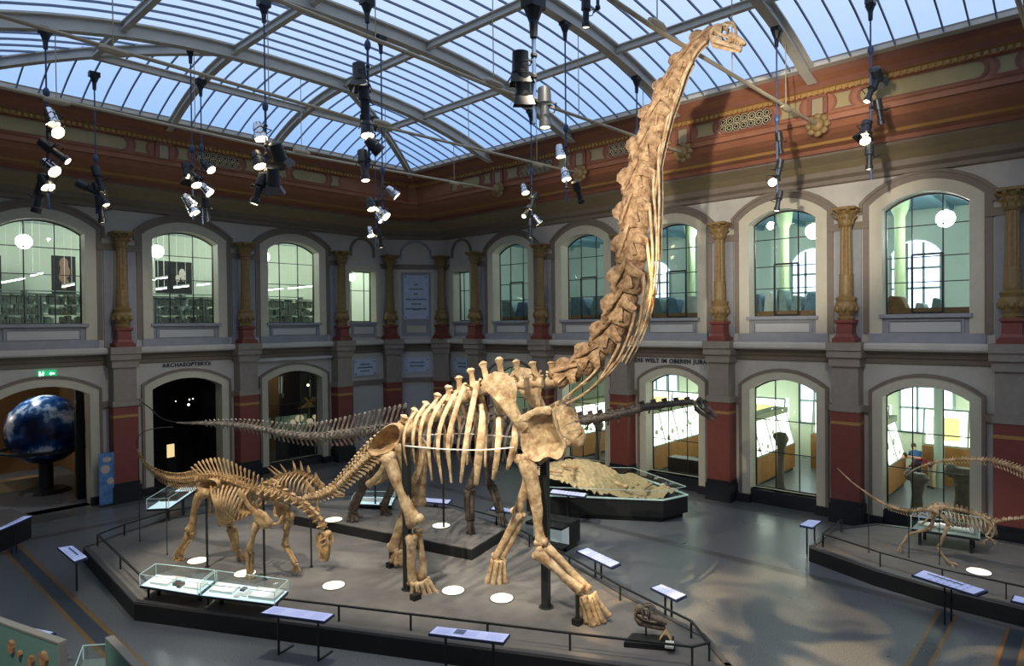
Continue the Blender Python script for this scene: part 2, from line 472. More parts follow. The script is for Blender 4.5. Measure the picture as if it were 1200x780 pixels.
struct('trim_1', bm_c, M_cream); struct('trim_2', bm_t, M_taupe); struct('trim_3', bm_s, [M_stone, M_blackstone]); struct('trim_4', bm_f, M_frieze)

# grey stone pilaster strips beside each surround, skirting, impost bands, ledge, frieze
bm_st, bm_bd, bm_bk = BM(), BM(), BM()
def solid_spans(lo, hi, gaps):
    out = []; a = lo
    for g0, g1 in sorted(gaps):
        if g0 > a: out.append((a, g0))
        a = max(a, g1)
    if hi > a: out.append((a, hi))
    return out
for W, lo, hi in ((WL, -3.6, CA.x), (WR, -16, CB.y), (WC, 0, LC)):
    mine = [(k, o) for w, k, o in openings if w is W]
    gu = [(o[1][0] - o[1][1] - (.3 if k == 'n' else .38), o[1][0] + o[1][1] + (.3 if k == 'n' else .38)) for k, o in mine]
    gl = [(o[0][0] - o[0][1] - .36, o[0][0] + o[0][1] + .36) for k, o in mine if o[0]]
    for a, b in solid_spans(lo, hi, gu):
        wbox(bm_bd, W, a, b, 9.46, 9.70, 0, .10)
    for a, b in solid_spans(lo, hi, [(g[0] + .04, g[1] - .04) for g in gl]):
        wbox(bm_bd, W, a, b, 3.56, 3.78, 0, .12); wbox(bm_bk, W, a, b, 0, .28, 0, .12)
    for g in gu + gl:
        pass
    for k, o in mine:
        if k == 'n': continue
        for sgn in (-1, 1):
            e = o[1][0] + sgn * (o[1][1] + .74)
            wbox(bm_st, W, e - .14, e + .14, 5.8, 9.5, 0, .06)
            e = o[0][0] + sgn * (o[0][1] + .66)
            wbox(bm_st, W, e - .12, e + .12, .28, 3.58, 0, .06)
struct('trim_5', bm_st, M_stone); struct('trim_6', bm_bd, M_taupe); struct('baseboard_hall', bm_bk, M_blackstone)

# plan path of the walls, offset into the room by d
def plan(d):
    n = V((-.582, -.814, 0)); c = n.dot(CA) + d
    yl, xr = YL - d, XR - d
    # intersection of chamfer line n.p = c with y = yl and with x = xr
    ax = (c - n.y * yl) / n.x; by = (c - n.x * xr) / n.y
    if ax < xr and by < yl: pts = [V((ax, yl, 0)), V((xr, by, 0))]
    else: pts = [V((xr - .004, yl, 0)), V((xr, yl - .004, 0))]
    return [V((-3.6, yl, 0))] + pts + [V((xr, -16, 0))]
def run_profile(bm, prof, mats):
    rows = [[bm.verts.new(p + V((0, 0, z))) for p in plan(d)] for d, z in prof]
    for i in range(len(prof) - 1):
        for j in range(3):
            bm.faces.new((rows[i][j], rows[i][j + 1], rows[i + 1][j + 1], rows[i + 1][j])).material_index = mats[i]
# ledge between the storeys
bm = BM()
run_profile(bm, [(0, 5.14), (.06, 5.16), (.08, 5.3), (.14, 5.34), (.2, 5.48), (.42, 5.56), (.46, 5.62), (.46, 5.74), (.38, 5.8), (0, 5.8)], [1, 1, 1, 1, 1, 0, 0, 0, 0])
struct('trim_7', bm, [M_plaster, M_taupe])
# great coved cornice
bm = BM()
prof = [(0, 11.0), (.14, 11.03), (.14, 11.16), (.3, 11.25), (.34, 11.42), (.8, 11.55), (1.5, 11.66), (1.55, 11.72), (1.68, 11.72), (1.72, 11.84), (2.05, 11.88), (2.12, 11.95),
        (2.5, 12.04), (2.75, 12.14), (2.9, 12.3), (2.98, 12.32), (3.0, 12.46), (3.05, 12.5), (3.08, 13.04), (3.16, 13.06), (3.2, 13.18), (3.3, 13.2), (3.38, 13.34), (3.6, 13.46), (3.66, 13.6), (3.9, 13.62)]
mt = [3, 3, 3, 3, 4, 4, 3, 1, 1, 0, 2, 0, 0, 0, 1, 0, 0, 0, 0, 2, 2, 1, 0, 1, 5]
run_profile(bm, prof, mt)
struct('trim_8', bm, [M_rust, M_rust2, M_goldline, M_taupe, M_ochre, M_steelgrey])
# dentils
bm = BM()
for y in [i * .16 for i in range(-20, 153)]:
    if y < 24.6: boxz(bm, XR - 3.24, XR - 3.1, y, y + .09, 13.06, 13.17)
for x in [i * .16 for i in range(-8, 124)]:
    boxz(bm, x, x + .09, YL - 3.24, YL - 3.1, 13.06, 13.17)
struct('trim_9', bm, M_goldline)

# painted frieze of the cornice: panels, bracket pilasters, rosettes, pierced grates
WRf = Wall((XR - 3.06, 0, 0), (0, 1, 0), (-1, 0, 0)); WLf = Wall((0, YL - 3.06, 0), (1, 0, 0), (0, -1, 0))
def stadium(W, u0, u1, z0, z1, d, n=6, inv=False):
    r = (z1 - z0) / 2; zc = (z0 + z1) / 2; pts = []
    for i in range(n + 1):
        a = -PI / 2 + PI * i / n; pts.append(W.P(u1 - r + r * math.cos(a) if not inv else u1 - r * .6 * math.cos(a), zc + r * math.sin(a), d))
    for i in range(n + 1):
        a = PI / 2 + PI * i / n; pts.append(W.P(u0 + r + r * math.cos(a) if not inv else u0 - r * .6 * math.cos(a), zc + r * math.sin(a), d))
    return pts
def panel(W, u0, u1, z0, z1, bmo, bmr, inv=False):
    o = stadium(W, u0, u1, z0, z1, .02, inv=inv)
    poly(bmo, o)
    a = stadium(W, u0, u1, z0, z1, .05, inv=inv); b = stadium(W, u0 - .09, u1 + .09, z0 - .03, z1 + .03, .05, inv=inv)
    n = len(a)
    for i in range(n): quad(bmr, a[i], a[(i + 1) % n], b[(i + 1) % n], b[i])
M_scroll = mat('pale_scroll', (206, 192, 150), .6)
bo, bmr, bg = BM(), BM(), BM()
grates = []
def frieze_bay(W, ua, ub, grate):
    """between bracket pilasters at ua and ub"""
    if grate:
        m = (ua + ub) / 2; w = .82
        panel(W, ua + .4, m - w - .16, 12.58, 13.0, bo, bmr, True); panel(W, m + w + .16, ub - .4, 12.58, 13.0, bo, bmr, True)
        a = stadium(W, m - w, m + w, 12.56, 13.02, .06); b = stadium(W, m - w - .1, m + w + .1, 12.5, 13.05, .06)
        for i in range(len(a)): quad(bmr, a[i], a[(i + 1) % len(a)], b[(i + 1) % len(a)], b[i])
        grates.append((W, m, w))
    else:
        panel(W, ua + .4, ua + .95, 12.58, 13.0, bo, bmr, True); panel(W, ua + 1.12, ub - 1.12, 12.58, 13.0, bo, bmr); panel(W, ub - .95, ub - .4, 12.58, 13.0, bo, bmr, True)
    for u in (ua,):
        wbox(bg, W, u - .15, u + .15, 12.5, 12.98, .02, .09); wbox(bmr, W, u - .26, u + .26, 12.96, 13.05, .02, .12); wbox(bmr, W, u - .28, u - .17, 12.5, 12.98, .02, .10); wbox(bmr, W, u + .17, u + .28, 12.5, 12.98, .02, .10)
for k in range(1, 6): frieze_bay(WRf, RA[k + 1], RA[k], k in (1, 2, 3))
frieze_bay(WRf, RY[1], RY[1] + 3.4, False)
LPX = [1.2, 5.0, 8.86, 12.7, 16.5]
RIBX = [5.0, 8.86, 12.7]
for a, b, g in ((5.0 - 3.9, 8.86 - .05, 0), (8.86, 12.7, 1), (12.7, 16.5, 0)): frieze_bay(WLf, a, b, g)
struct('trim_10', bo, M_olive); struct('trim_11', bmr, M_rust2); struct('trim_12', bg, M_ochre)
# rosettes at the feet of the brackets
bm = BM()
for k in range(1, 6):
    c = WRf.P(RA[k], 12.2, .12)
    ball(bm, c, .2, (.6, 1, 1)); 
    for i in range(8):
        a = 2 * PI * i / 8; ball(bm, c + V((.05, math.cos(a) * .24, math.sin(a) * .24)), .11, (.6, 1, 1), u=6, v=5)
struct('trim_13', bm, M_gold, smooth=1)
# pierced scroll grates
names = ['nearest the long neck skeleton head', 'behind the raised neck', 'next to the corner']
for i, (W, m, w) in enumerate(grates):
    bm = BM(); poly(bm, stadium(W, m - w, m + w, 12.56, 13.02, .03), 1)
    for r in range(2):
        for q in range(7):
            u = m - w + .15 + q * .235 + (.0 if r else .03)
            c = W.P(u, 12.68 + .22 * r, .05)
            for rad in (.125, .06):
                ringpts = [c + W.u * (rad * math.cos(a * PI / 6)) + V((0, 0, rad * math.sin(a * PI / 6))) for a in range(13)]
                tube(bm, ringpts, .013, 4, mi=0, cap=False)
    o = struct('trim_%d' % (14 + i), bm, [M_scroll, M_black])

# wall columns of the upper storey: plinth, vase, shaft, capital
def column_parts(root):
    bm = BM(); boxz(bm, -.34, .34, -.34, .34, 0, .16); boxz(bm, -.29, .29, -.29, .29, .16, .2)
    lathe(bm, [(.36, .2), (.3, .3), (.29, .6), (.36, .66), (.36, .74)], (0, 0, 0), 4)
    for v in bm.verts:
        if v.co.z > .19 and abs(abs(v.co.x) - abs(v.co.y)) > .01: v.co.x, v.co.y = (v.co.x - v.co.y) * .7071 * 1.1, (v.co.x + v.co.y) * .7071 * 1.1
    obj('plinth', bm, M_redstone, root)
    bm = BM(); lathe(bm, [(.24, .74), (.26, .8), (.2, .86), (.27, 1.0), (.33, 1.15), (.33, 1.25), (.27, 1.32), (.30, 1.38), (.32, 1.44), (.24, 1.5)], (0, 0, 0), 16)
    for i in range(8):
        a = PI / 4 * i; ball(bm, (.29 * math.cos(a), .29 * math.sin(a), 1.1), .09, (1, 1, 1.3), u=6, v=5)
    obj('vase', bm, M_gold, root, 1)
    bm = BM(); lathe(bm, [(.2, 1.5), (.215, 1.6), (.2, 2.15), (.21, 2.2)], (0, 0, 0), 16)
    n = 24; rings = []
    for z in (2.2, 3.0, 3.72):
        r0 = .185 - .012 * (z - 2.2)
        rings.append([bm.verts.new(((r0 - (.022 if j % 2 else 0)) * math.cos(2 * PI * j / n), (r0 - (.022 if j % 2 else 0)) * math.sin(2 * PI * j / n), z)) for j in range(n)])
    for i in range(2):
        for j in range(n): bm.faces.new((rings[i][j], rings[i][(j + 1) % n], rings[i + 1][(j + 1) % n], rings[i + 1][j]))
    obj('shaft', bm, M_gold, root)
    bm = BM(); lathe(bm, [(.17, 3.72), (.22, 3.75), (.19, 3.8), (.2, 4.0), (.32, 4.22)], (0, 0, 0), 12); boxz(bm, -.36, .36, -.36, .36, 4.24, 4.34, bev=.03)
    for lay, (zb, h, r0, r1) in enumerate(((3.8, .24, .2, .33), (3.95, .28, .22, .42))):
        for i in range(8):
            a = PI / 4 * (i + .5 * lay); ca, sa = math.cos(a), math.sin(a)
            tube(bm, [(r0 * ca, r0 * sa, zb), (r0 * 1.12 * ca, r0 * 1.12 * sa, zb + h * .6), (r1 * ca, r1 * sa, zb + h), (r1 * 1.06 * ca, r1 * 1.06 * sa, zb + h * .8)], [(.03, .07), (.03, .08), (.025, .06), .015], 6, hint=(ca, sa, .01))
    obj('capital', bm, M_gold, root)
col0 = sroot('column', 'ochre fluted wall column on red plinth, between left-wall windows beside the darkened archway', 'column', (LX[1], YL - .4, 5.8))
ORG[col0] = V((0, 0, 0)); column_parts(col0)
col_lab = [(LX[0], YL - .4, 'ochre wall column beyond the far left window'), (LX[2], YL - .4, 'ochre wall column right of the middle left-wall window'), (LX[3], YL - .4, 'ochre wall column between arched left window and narrow square window'),
           (20.7, 27.43, 'ochre wall column left of the tall corner plaque'), (22.835, 25.9, 'ochre wall column right of the tall corner plaque'),
           (XR - .4, RY[0], 'ochre wall column right of the narrow corner window'), (XR - .4, RY[1], 'ochre wall column second along right wall from corner'), (XR - .4, RY[2], 'ochre wall column hidden behind the raised neck'),
           (XR - .4, RY[3], 'brightly lit ochre wall column right of the raised neck'), (XR - .4, RY[4], 'ochre wall column between the two largest right-wall windows'), (XR - .4, RY[5], 'ochre wall column at the right edge of the hall view'), (XR - .4, RY[6], 'ochre wall column beyond the right edge')]
for x, y, lab in col_lab: dup(col0, (x, y, 5.8), lab)
# lower pilasters under every column
def pilaster_parts(root, w, d):
    bm = BM(); boxz(bm, -w - .06, w + .06, -.1, d + .07, 0, .62); boxz(bm, -w - .02, w + .02, -.1, d + .03, .62, .76); obj('base', bm, M_blackstone, root)
    bm = BM(); boxz(bm, -w, w, -.1, d, .76, 3.18); boxz(bm, -w, w, -.1, d, 3.28, 3.6); obj('red_panel', bm, M_redstone, root)
    bm = BM(); boxz(bm, -w - .01, w + .01, -.1, d + .012, 3.18, 3.28); obj('stripe', bm, M_goldline, root)
    bm = BM(); boxz(bm, -w - .03, w + .03, -.1, d + .03, 3.6, 3.8); boxz(bm, -w + .03, w - .03, -.1, d - .03, 3.8, 5.05)
    boxz(bm, -w - .04, w + .04, -.1, d + .05, 5.05, 5.32); boxz(bm, -w - .1, w + .1, -.1, d + .12, 5.32, 5.56, bev=.02); boxz(bm, -w - .1, w + .1, 0, d + .16, 5.56, 5.82); obj('upper_shaft', bm, M_pilaster, root)
pil0 = sroot('pilaster', 'red and grey wall pilaster left of the darkened archway', 'pilaster', (LX[1], YL, 0)); ORG[pil0] = V((0, 0, 0)); pilaster_parts(pil0, .42, .62); pil0.rotation_euler = (0, 0, PI)
pl = [(LX[0], YL, PI, 'red and grey pilaster beyond the far left archway'), (LX[2], YL, PI, 'red and grey pilaster right of the darkened archway'), (LX[3], YL, PI, 'red and grey pilaster left of the corner bays'),
      (20.9, 27.78, PI - .31, 'red and grey pilaster left of the middle corner niche'), (23.2, 26.15, PI - .95, 'red and grey pilaster right of the middle corner niche'),
      (XR, RY[0], PI / 2, 'red and grey pilaster first on right wall from corner'), (XR, RY[1], PI / 2, 'red and grey pilaster second on right wall from corner'), (XR, RY[2], PI / 2, 'red and grey pilaster behind the dark outstretched neck'),
      (XR, RY[3], PI / 2, 'red and grey pilaster next to the dark skull'), (XR, RY[4], PI / 2, 'red and grey pilaster behind the thin whip tail tip'), (XR, RY[5], PI / 2, 'red and grey pilaster at the right edge of the view'), (XR, RY[6], PI / 2, 'red and grey pilaster beyond the right edge')]
for x, y, rz, lab in pl: dup(pil0, (x, y, 0), lab, rz)

# blank corner bay: plaque niche and blind panels
bm = BM(); m = LC / 2
ring(bm, WC, m, .78, 5.95, 9.3, 0, 0, .14, 0, .06); ring(bm, WC, m, .78, .5, 3.42, 0, 0, .14, 0, .05); struct('trim_17', bm, M_cream)
bm = BM(); ring(bm, WC, m, .72, 10.0, 10.35, .5, 0, .12, 0, .08); wbox(bm, WC, m - .78, m + .78, 5.95, 9.3, 0, .03); struct('trim_18', bm, M_stone)
bm = BM(); wbox(bm, WC, m - .5, m + .5, 6.15, 6.5, .03, .06); struct('trim_19', bm, M_cream)
for i, (W, u, hw, lab) in enumerate(((WL, 19.3, .92, 0), (WC, m, .88, 0), (WR, 24.72, .8, 0))):
    bm = BM(); wbox(bm, W, u - hw, u + hw, 3.95, 4.95, 0, .03); struct('trim_%d' % (20 + i), bm, M_frieze)
    bm = BM(); wbox(bm, W, u - hw, u + hw, .3, 3.4, 0, .03); struct('trim_%d' % (23 + i), bm, M_frieze)
def plaque(W, u, z, w, h, rows, lab, screws=True):
    r = thing('plaque', lab, 'plaque', W.P(u, z - h / 2, .03), 'inscribed wall plaques in the corner')
    bm = BM(); wbox(bm, W, u - w / 2, u + w / 2, z - h / 2, z + h / 2, .03, .075); obj('slab', bm, M_plaquem, r)
    bm = BM()
    for zz, ww in rows:
        x = u - ww / 2
        while x < u + ww / 2 - .03:
            l = RND.uniform(.03, .07); wbox(bm, W, x, min(x + l, u + ww / 2), z + zz - .035, z + zz + .035, .075, .082); x += l + .025
    obj('inscription', bm, M_text, r)
    for sx in (-1, 1):
        for sz in (-1, 1):
            bm = BM(); ball(bm, W.P(u + sx * (w / 2 - .1), z + sz * (h / 2 - .1), .08), .035, u=6, v=5); obj('screw', bm, M_text, r)
M_plaquem = mat('grey_blue_marble', (186, 200, 222), .4, noise=.12, nscale=4)
plaque(WL, 19.34, 4.42, 1.3, .8, [(.16, .6), (0, .95), (-.18, .6)], 'grey stone plaque with three lines, left of the corner')
plaque(WC, m, 4.45, 1.3, .76, [(.12, .7), (-.06, .75)], 'grey stone plaque with two lines, middle of the corner')
plaque(WR, 24.72, 4.42, 1.15, .78, [(.12, .6), (-.06, .6)], 'grey stone plaque partly hidden right of the corner')
plaque(WC, m, 8.0, 1.3, 2.3, [(.66, .25), (.42, .7), (.16, .25), (-.12, 1.1), (-.36, .5), (-.62, 1.1), (-.66, .3)], 'tall grey stone plaque with seven lines between two columns')

# lettering and signs on the walls
def lettering(txt, W, u, z, size, lab, flip):
    cu = bpy.data.curves.new('t', 'FONT'); cu.body = txt; cu.size = size; cu.align_x = 'CENTER'; cu.extrude = .015; cu.space_character = 1.15; cu.offset = .006
    t = bpy.data.objects.new('t', cu); COL.objects.link(t)
    me = bpy.data.meshes.new_from_object(t.evaluated_get(bpy.context.evaluated_depsgraph_get()))
    bpy.data.objects.remove(t)
    o = link('wall_lettering', me); me.materials.append(M_text)
    right = W.u * flip; M3 = Matrix((right, V((0, 0, 1)), W.n)).transposed()
    o.matrix_world = Matrix.Translation(W.P(u, z, .02)) @ M3.to_4x4()
    tag(o, lab, 'lettering')
lettering('ARCHAEOPTERYX', WL, bays_L[1][2], 4.95, .21, 'dark raised capitals above the darkened archway on the left wall', 1)
lettering('DIE WELT IM OBEREN JURA', WR, bays_R[2][2] + .1, 4.93, .225, 'dark raised capitals above the lit arch right of the raised neck', -1)
bm = BM(); wbox(bm, WL, bays_L[2][0] + .45, bays_L[2][1] - .3, 5.0, 5.1, 0, .2); struct('trim_26', bm, M_frieze)

# windows: frame, glazing bars, pane (glass stays in front of what lies behind)
def window(W, o, low, kind):
    uc, hw, zb, zs, r = o
    n_win[0] += 1
    root = sroot('window_%d' % n_win[0], None, None, W.P(uc, zb, -.45))
    d = -.45
    out = arc(uc, hw, zs, r)
    bm = BM(); poly(bm, [W.P(uc - hw, zb, d)] + [W.P(a, b, d) for a, b in out] + [W.P(uc + hw, zb, d)]); obj('pane', bm, M_window, root)
    bm = BM()
    path = [(uc - hw + .02, zb + .02)] + [(a, b - .02) for a, b in out] + [(uc + hw - .02, zb + .02), (uc - hw + .02, zb + .02)]
    for i in range(len(path) - 1): bar(bm, W.P(*path[i], d), W.P(*path[i + 1], d), .05, .05, up=W.n)
    obj('frame', bm, M_black, root)
    bm = BM()
    if r > 0:
        rr = (hw * hw + r * r) / (2 * r); zt = lambda u: zs + r - rr + math.sqrt(rr * rr - (u - uc) ** 2)
    else: zt = lambda u: zs
    H = zs + r - zb
    for s in (-1, 1):
        u = uc + s * hw * (.36 if kind != 'n' else .5)
        bar(bm, W.P(u, zb, d), W.P(u, zt(u), d), .035, .035, up=W.n)
    for fz in ((.33, .62) if low else (.27, .48, .74)) if kind != 'n' else (.62,):
        z = zb + H * fz
        bar(bm, W.P(uc - hw, z, d), W.P(uc + hw, z, d), .03, .03, up=W.n)
    obj('glazing_bar', bm, M_black, root)
    if not low and kind != 'n' and W is WR:
        bm = BM(); h2 = hw * .36
        pts = [(uc - h2, zb + .06), (uc - h2, zb + H * .5), (uc + h2, zb + H * .5), (uc + h2, zb + .06), (uc - h2, zb + .06)]
        for i in range(4): bar(bm, W.P(*pts[i], d + .03), W.P(*pts[i + 1], d + .03), .06, .06, up=W.n)
        obj('casement', bm, M_black, root)
for W, k, ops in openings:
    window(W, ops[1], False, k)
    if ops[0] and (W is WR or k == 2): window(W, ops[0], True, k)

# ------------------------------------------------------------------ glazed roof
XE0, XE1, YE = 2.5, 19.5, 24.13; ZE = 13.6; RISE = 1.2; YARCH = RY[1]
XN0, XN1 = 8.88, 12.65
def zv(x):
    u = abs((x - 11) / 8.5); return ZE + RISE * (1 - min(1, u) ** 2.5)
def xh(y):   # hip line on the right
    s = (y - YARCH) / (YE - YARCH); return XN1 + (XE1 - XN1) * s
def xh0(y):
    s = (y - YARCH) / (YE - YARCH); return XN0 + (XE0 - XN0) * s
def ze(y): return zv(xh(y))
roof = sroot('ceiling', 'glazed steel roof vault', 'roof', (11, 4, ZE))
bm = BM(); NX = 24
xs = [XE0 + (XE1 - XE0) * i / NX for i in range(NX + 1)]
for i in range(NX):
    quad(bm, (xs[i], -16, zv(xs[i])), (xs[i + 1], -16, zv(xs[i + 1])), (xs[i + 1], YARCH, zv(xs[i + 1])), (xs[i], YARCH, zv(xs[i])))
NS = 10
for i in range(NS):
    y0, y1 = YARCH + (YE - YARCH) * i / NS, YARCH + (YE - YARCH) * (i + 1) / NS
    a0, a1, b0, b1 = xh(y0), xh(y1), xh0(y0), xh0(y1)
    quad(bm, (b0, y0, ze(y0)), (a0, y0, ze(y0)), (a1, y1, ze(y1)), (b1, y1, ze(y1)))
    for (p0, p1, e) in ((a0, a1, XE1), (b0, b1, XE0)):
        ss = 8
        for q in range(ss):
            c = [lerp(p0, e, q / ss), lerp(p0, e, (q + 1) / ss), lerp(p1, e, (q + 1) / ss), lerp(p1, e, q / ss)]
            quad(bm, (c[0], y0, zv(c[0])), (c[1], y0, zv(c[1])), (c[2], y1, zv(c[2])), (c[3], y1, zv(c[3])))
bmesh.ops.translate(bm, verts=bm.verts, vec=(0, 0, .12))
obj('glass', bm, M_roofglass, roof, 3.2)
bm = BM()
def archline(y, x0, x1, n=20, dz=0): return [(lerp(x0, x1, i / n), y, zv(lerp(x0, x1, i / n)) + dz) for i in range(n + 1)]
rect = [(-.018, -.025), (.018, -.025), (.018, .03), (-.018, .03)]
y = YARCH - .534
while y > -6:
    sweep(bm, archline(y, XE0, XE1, dz=.08), rect); y -= .5344
y = YARCH + .534
while y < YE - .2:
    sweep(bm, archline(y, xh(y), XE1, 8, .08), rect); sweep(bm, archline(y, XE0, xh0(y), 8, .08), rect); y += .5344
x = XE0 + .35
while x < XE1:
    # bars of the end slope, from the eaves up to the hip or the first arch
    ytop = YARCH
    if x > XN1: ytop = YARCH + (YE - YARCH) * (x - XN1) / (XE1 - XN1)
    if x < XN0: ytop = YARCH + (YE - YARCH) * (XN0 - x) / (XN0 - XE0)
    sweep(bm, [(x, lerp(ytop, YE, i / 8), ze(lerp(ytop, YE, i / 8)) + .08) for i in range(9)], rect); x += .56
obj('glazing_bar', bm, M_barsteel, roof)
ibeam = [(-.13, -.34), (.13, -.34), (.13, -.30), (.025, -.29), (.025, .0), (.13, .01), (.13, .06), (-.13, .06), (-.13, .01), (-.025, .0), (-.025, -.29), (-.13, -.30)]
for k in range(1, 7):
    bm = BM(); sweep(bm, archline(RA[k], XE0 - .25, XE1 + .25, 28), ibeam); obj('arch_beam', bm, M_steelgrey, roof)
small = [(a * .75, b * .7) for a, b in ibeam]
for f in (xh, xh0):
    bm = BM(); sweep(bm, [(f(lerp(YARCH, YE, i / 12)), lerp(YARCH, YE, i / 12), ze(lerp(YARCH, YE, i / 12))) for i in range(13)], small); obj('hip_rib', bm, M_steelgrey, roof)
for x in (XN0, XN1):
    bm = BM(); sweep(bm, [(x, lerp(YARCH, YE + .2, i / 12), ze(min(YE, lerp(YARCH, YE + .2, i / 12)))) for i in range(13)], small); obj('end_rib', bm, M_steelgrey, roof)
purl = [(a * .6, b * .55) for a, b in ibeam]
for x in (5.9, XN0, XN1, 16.1):
    ytop = YARCH
    if x > XN1: ytop = YARCH + (YE - YARCH) * (x - XN1) / (XE1 - XN1)
    if x < XN0: ytop = YARCH + (YE - YARCH) * (XN0 - x) / (XN0 - XE0)
    bm = BM(); sweep(bm, [(x, ytop, zv(x)), (x, 5, zv(x)), (x, -8, zv(x))], purl); obj('purlin', bm, M_steelgrey, roof)
yp = YARCH + (YE - YARCH) * (16.1 - XN1) / (XE1 - XN1)
bm = BM(); sweep(bm, [(xh0(yp), yp, ze(yp)), (xh(yp), yp, ze(yp))], purl); obj('purlin', bm, M_steelgrey, roof)
bm = BM()
for a, b in (((XE1, -16), (XE1, YE)), ((XE0 - 3, YE), (XE1, YE)), ((XE0, -16), (XE0, YE))):
    bar(bm, (a[0], a[1], ZE + .1), (b[0], b[1], ZE + .1), .12, .16)
obj('eaves_channel', bm, M_steelgrey, roof)
bm = BM(); boxz(bm, -1.2, XE0, -16, YE + 4, ZE, ZE + .1); boxz(bm, XE0, XE1, YE, YE + 4, ZE + .16, ZE + .25); boxz(bm, XE1, 23.6, -16, YE + 4, ZE + .16, ZE + .25); obj('flat_edge', bm, M_taupe, roof)
for k in range(1, 6):
    bm = BM(); y = RA[k]
    tube(bm, [(XR - 3.05, y, 12.2), (17.6, y, 12.14), (11, y, 12.0), (4.4, y, 12.14), (2.0, y, 12.2)], .045, 8)
    for x in (17.6, 11, 4.4): tube(bm, [(x - .28, y, 12.1), (x - .15, y, 12.1), (x + .15, y, 12.1), (x + .28, y, 12.1)], [.05, .085, .085, .05], 8)
    for x in (17.6, 14.3, 11, 7.7, 4.4): tube(bm, [(x, y, 12.1), (x, y, zv(x) - .3)], .012, 6)
    obj('tie_rod', bm, M_rod, roof, .6)
# ================================================================== podiums, cases, boards
DZ = .4
def podium(name_label, pts, ztop, z0, rail=None, rail_group=None, lip=True, cat='podium'):
    cx = sum(p[0] for p in pts) / len(pts); cy = sum(p[1] for p in pts) / len(pts)
    r = thing('display_podium', name_label, cat, (cx, cy, z0))
    bm = BM(); prism(bm, pts, z0, ztop - .03); obj('plinth', bm, M_podside, r)
    bm = BM(); prism(bm, pts, ztop - .03, ztop); obj('deck', bm, M_deck, r)
    if lip:
        bm = BM(); n = len(pts)
        for i in range(n):
            a, b = V((*pts[i], ztop + .012)), V((*pts[(i + 1) % n], ztop + .012)); d = (b - a).normalized(); inn = V((-d.y, d.x, 0))
            bar(bm, a + inn * .06, b + inn * .06, .12, .02)
        obj('edge_strip', bm, M_lip, r)
    if rail:
        for path, zr, step in rail:
            bm = BM()
            for i in range(len(path) - 1): bar(bm, V((*path[i], ztop + zr)), V((*path[i + 1], ztop + zr)), .045, .03)
            rl = obj('railing', bm, M_blackpost, r)
            tot = 0
            for i in range(len(path) - 1):
                a, b = V((*path[i], ztop)), V((*path[i + 1], ztop)); L = (b - a).length; k = max(1, round(L / step))
                for q in range(k + (1 if i == len(path) - 2 else 0)):
                    p = a.lerp(b, q / k); bm = BM(); box(bm, p + V((0, 0, zr / 2)), (.04, .025, zr)); obj('post', bm, M_blackpost, rl)
    return r
def inset(pts, d):
    n = len(pts); out = []
    for i in range(n):
        p0, p1, p2 = V((*pts[i - 1], 0)), V((*pts[i], 0)), V((*pts[(i + 1) % n], 0))
        a = (p1 - p0).normalized(); b = (p2 - p1).normalized(); na = V((-a.y, a.x, 0)); nb = V((-b.y, b.x, 0))
        m = (na + nb).normalized(); q = p1 + m * (d / max(.3, m.dot(na))); out.append((q.x, q.y))
    return out
# counter-clockwise outlines seen from above
P_MAIN = [(4.97, 16.05), (9.37, 7.31), (9.95, 6.1), (10.45, 5.25), (11.1, 4.95), (11.88, 5.83), (12.45, 7.87), (13.15, 9.8), (14.45, 13.6), (14.4, 16.5), (13.2, 19.4), (10.0, 21.9), (7.83, 22.3), (6.29, 21.75), (5.3, 21.2)]
inm = inset(P_MAIN, .32)
podium('large dark eight-sided podium carrying the tallest skeleton', P_MAIN, DZ, 0,
       rail=[(inm[0:2] + [inm[3], inm[4], inm[5], inm[6], inm[7], inm[8]], .33, 1.75), (inm[8:] + [inm[0]], .33, 2.1)])
P_IN = [(11.72, 12.22), (13.5, 12.72), (13.95, 15.5), (13.0, 18.3), (11.3, 19.6), (10.25, 18.6), (10.66, 17.0)]
podium('raised black platform on the big podium under the dark long-necked skeleton', P_IN, .7, DZ, lip=False)
P_RT = [(18.44, 6.04), (17.75, 4.3), (17.45, 2.9), (17.35, .5), (17.3, -3), (22.3, -3), (22.3, 3.2), (21.8, 5.2), (20.4, 6.05)]
inr = inset(P_RT, .3)
podium('curved dark podium near the right wall under the small long-tailed skeleton', P_RT, DZ, 0, rail=[(inr[0:4] + [(inr[3][0], -2.5)], .36, 1.5), ([inr[0], inr[8]], .36, 1.5)])
P_LF = [(4.85, 24.9), (3.4, 23.5), (.8, 23.2), (.2, 25.5), (1.2, 27.0), (4.6, 26.4)]
podium('black podium end at the left edge by the globe archway', P_LF[::-1] if False else [(3.4, 23.5), (4.85, 24.9), (4.6, 26.4), (1.2, 27.0), (.2, 25.5), (.8, 23.2)], .7, 0, lip=False)

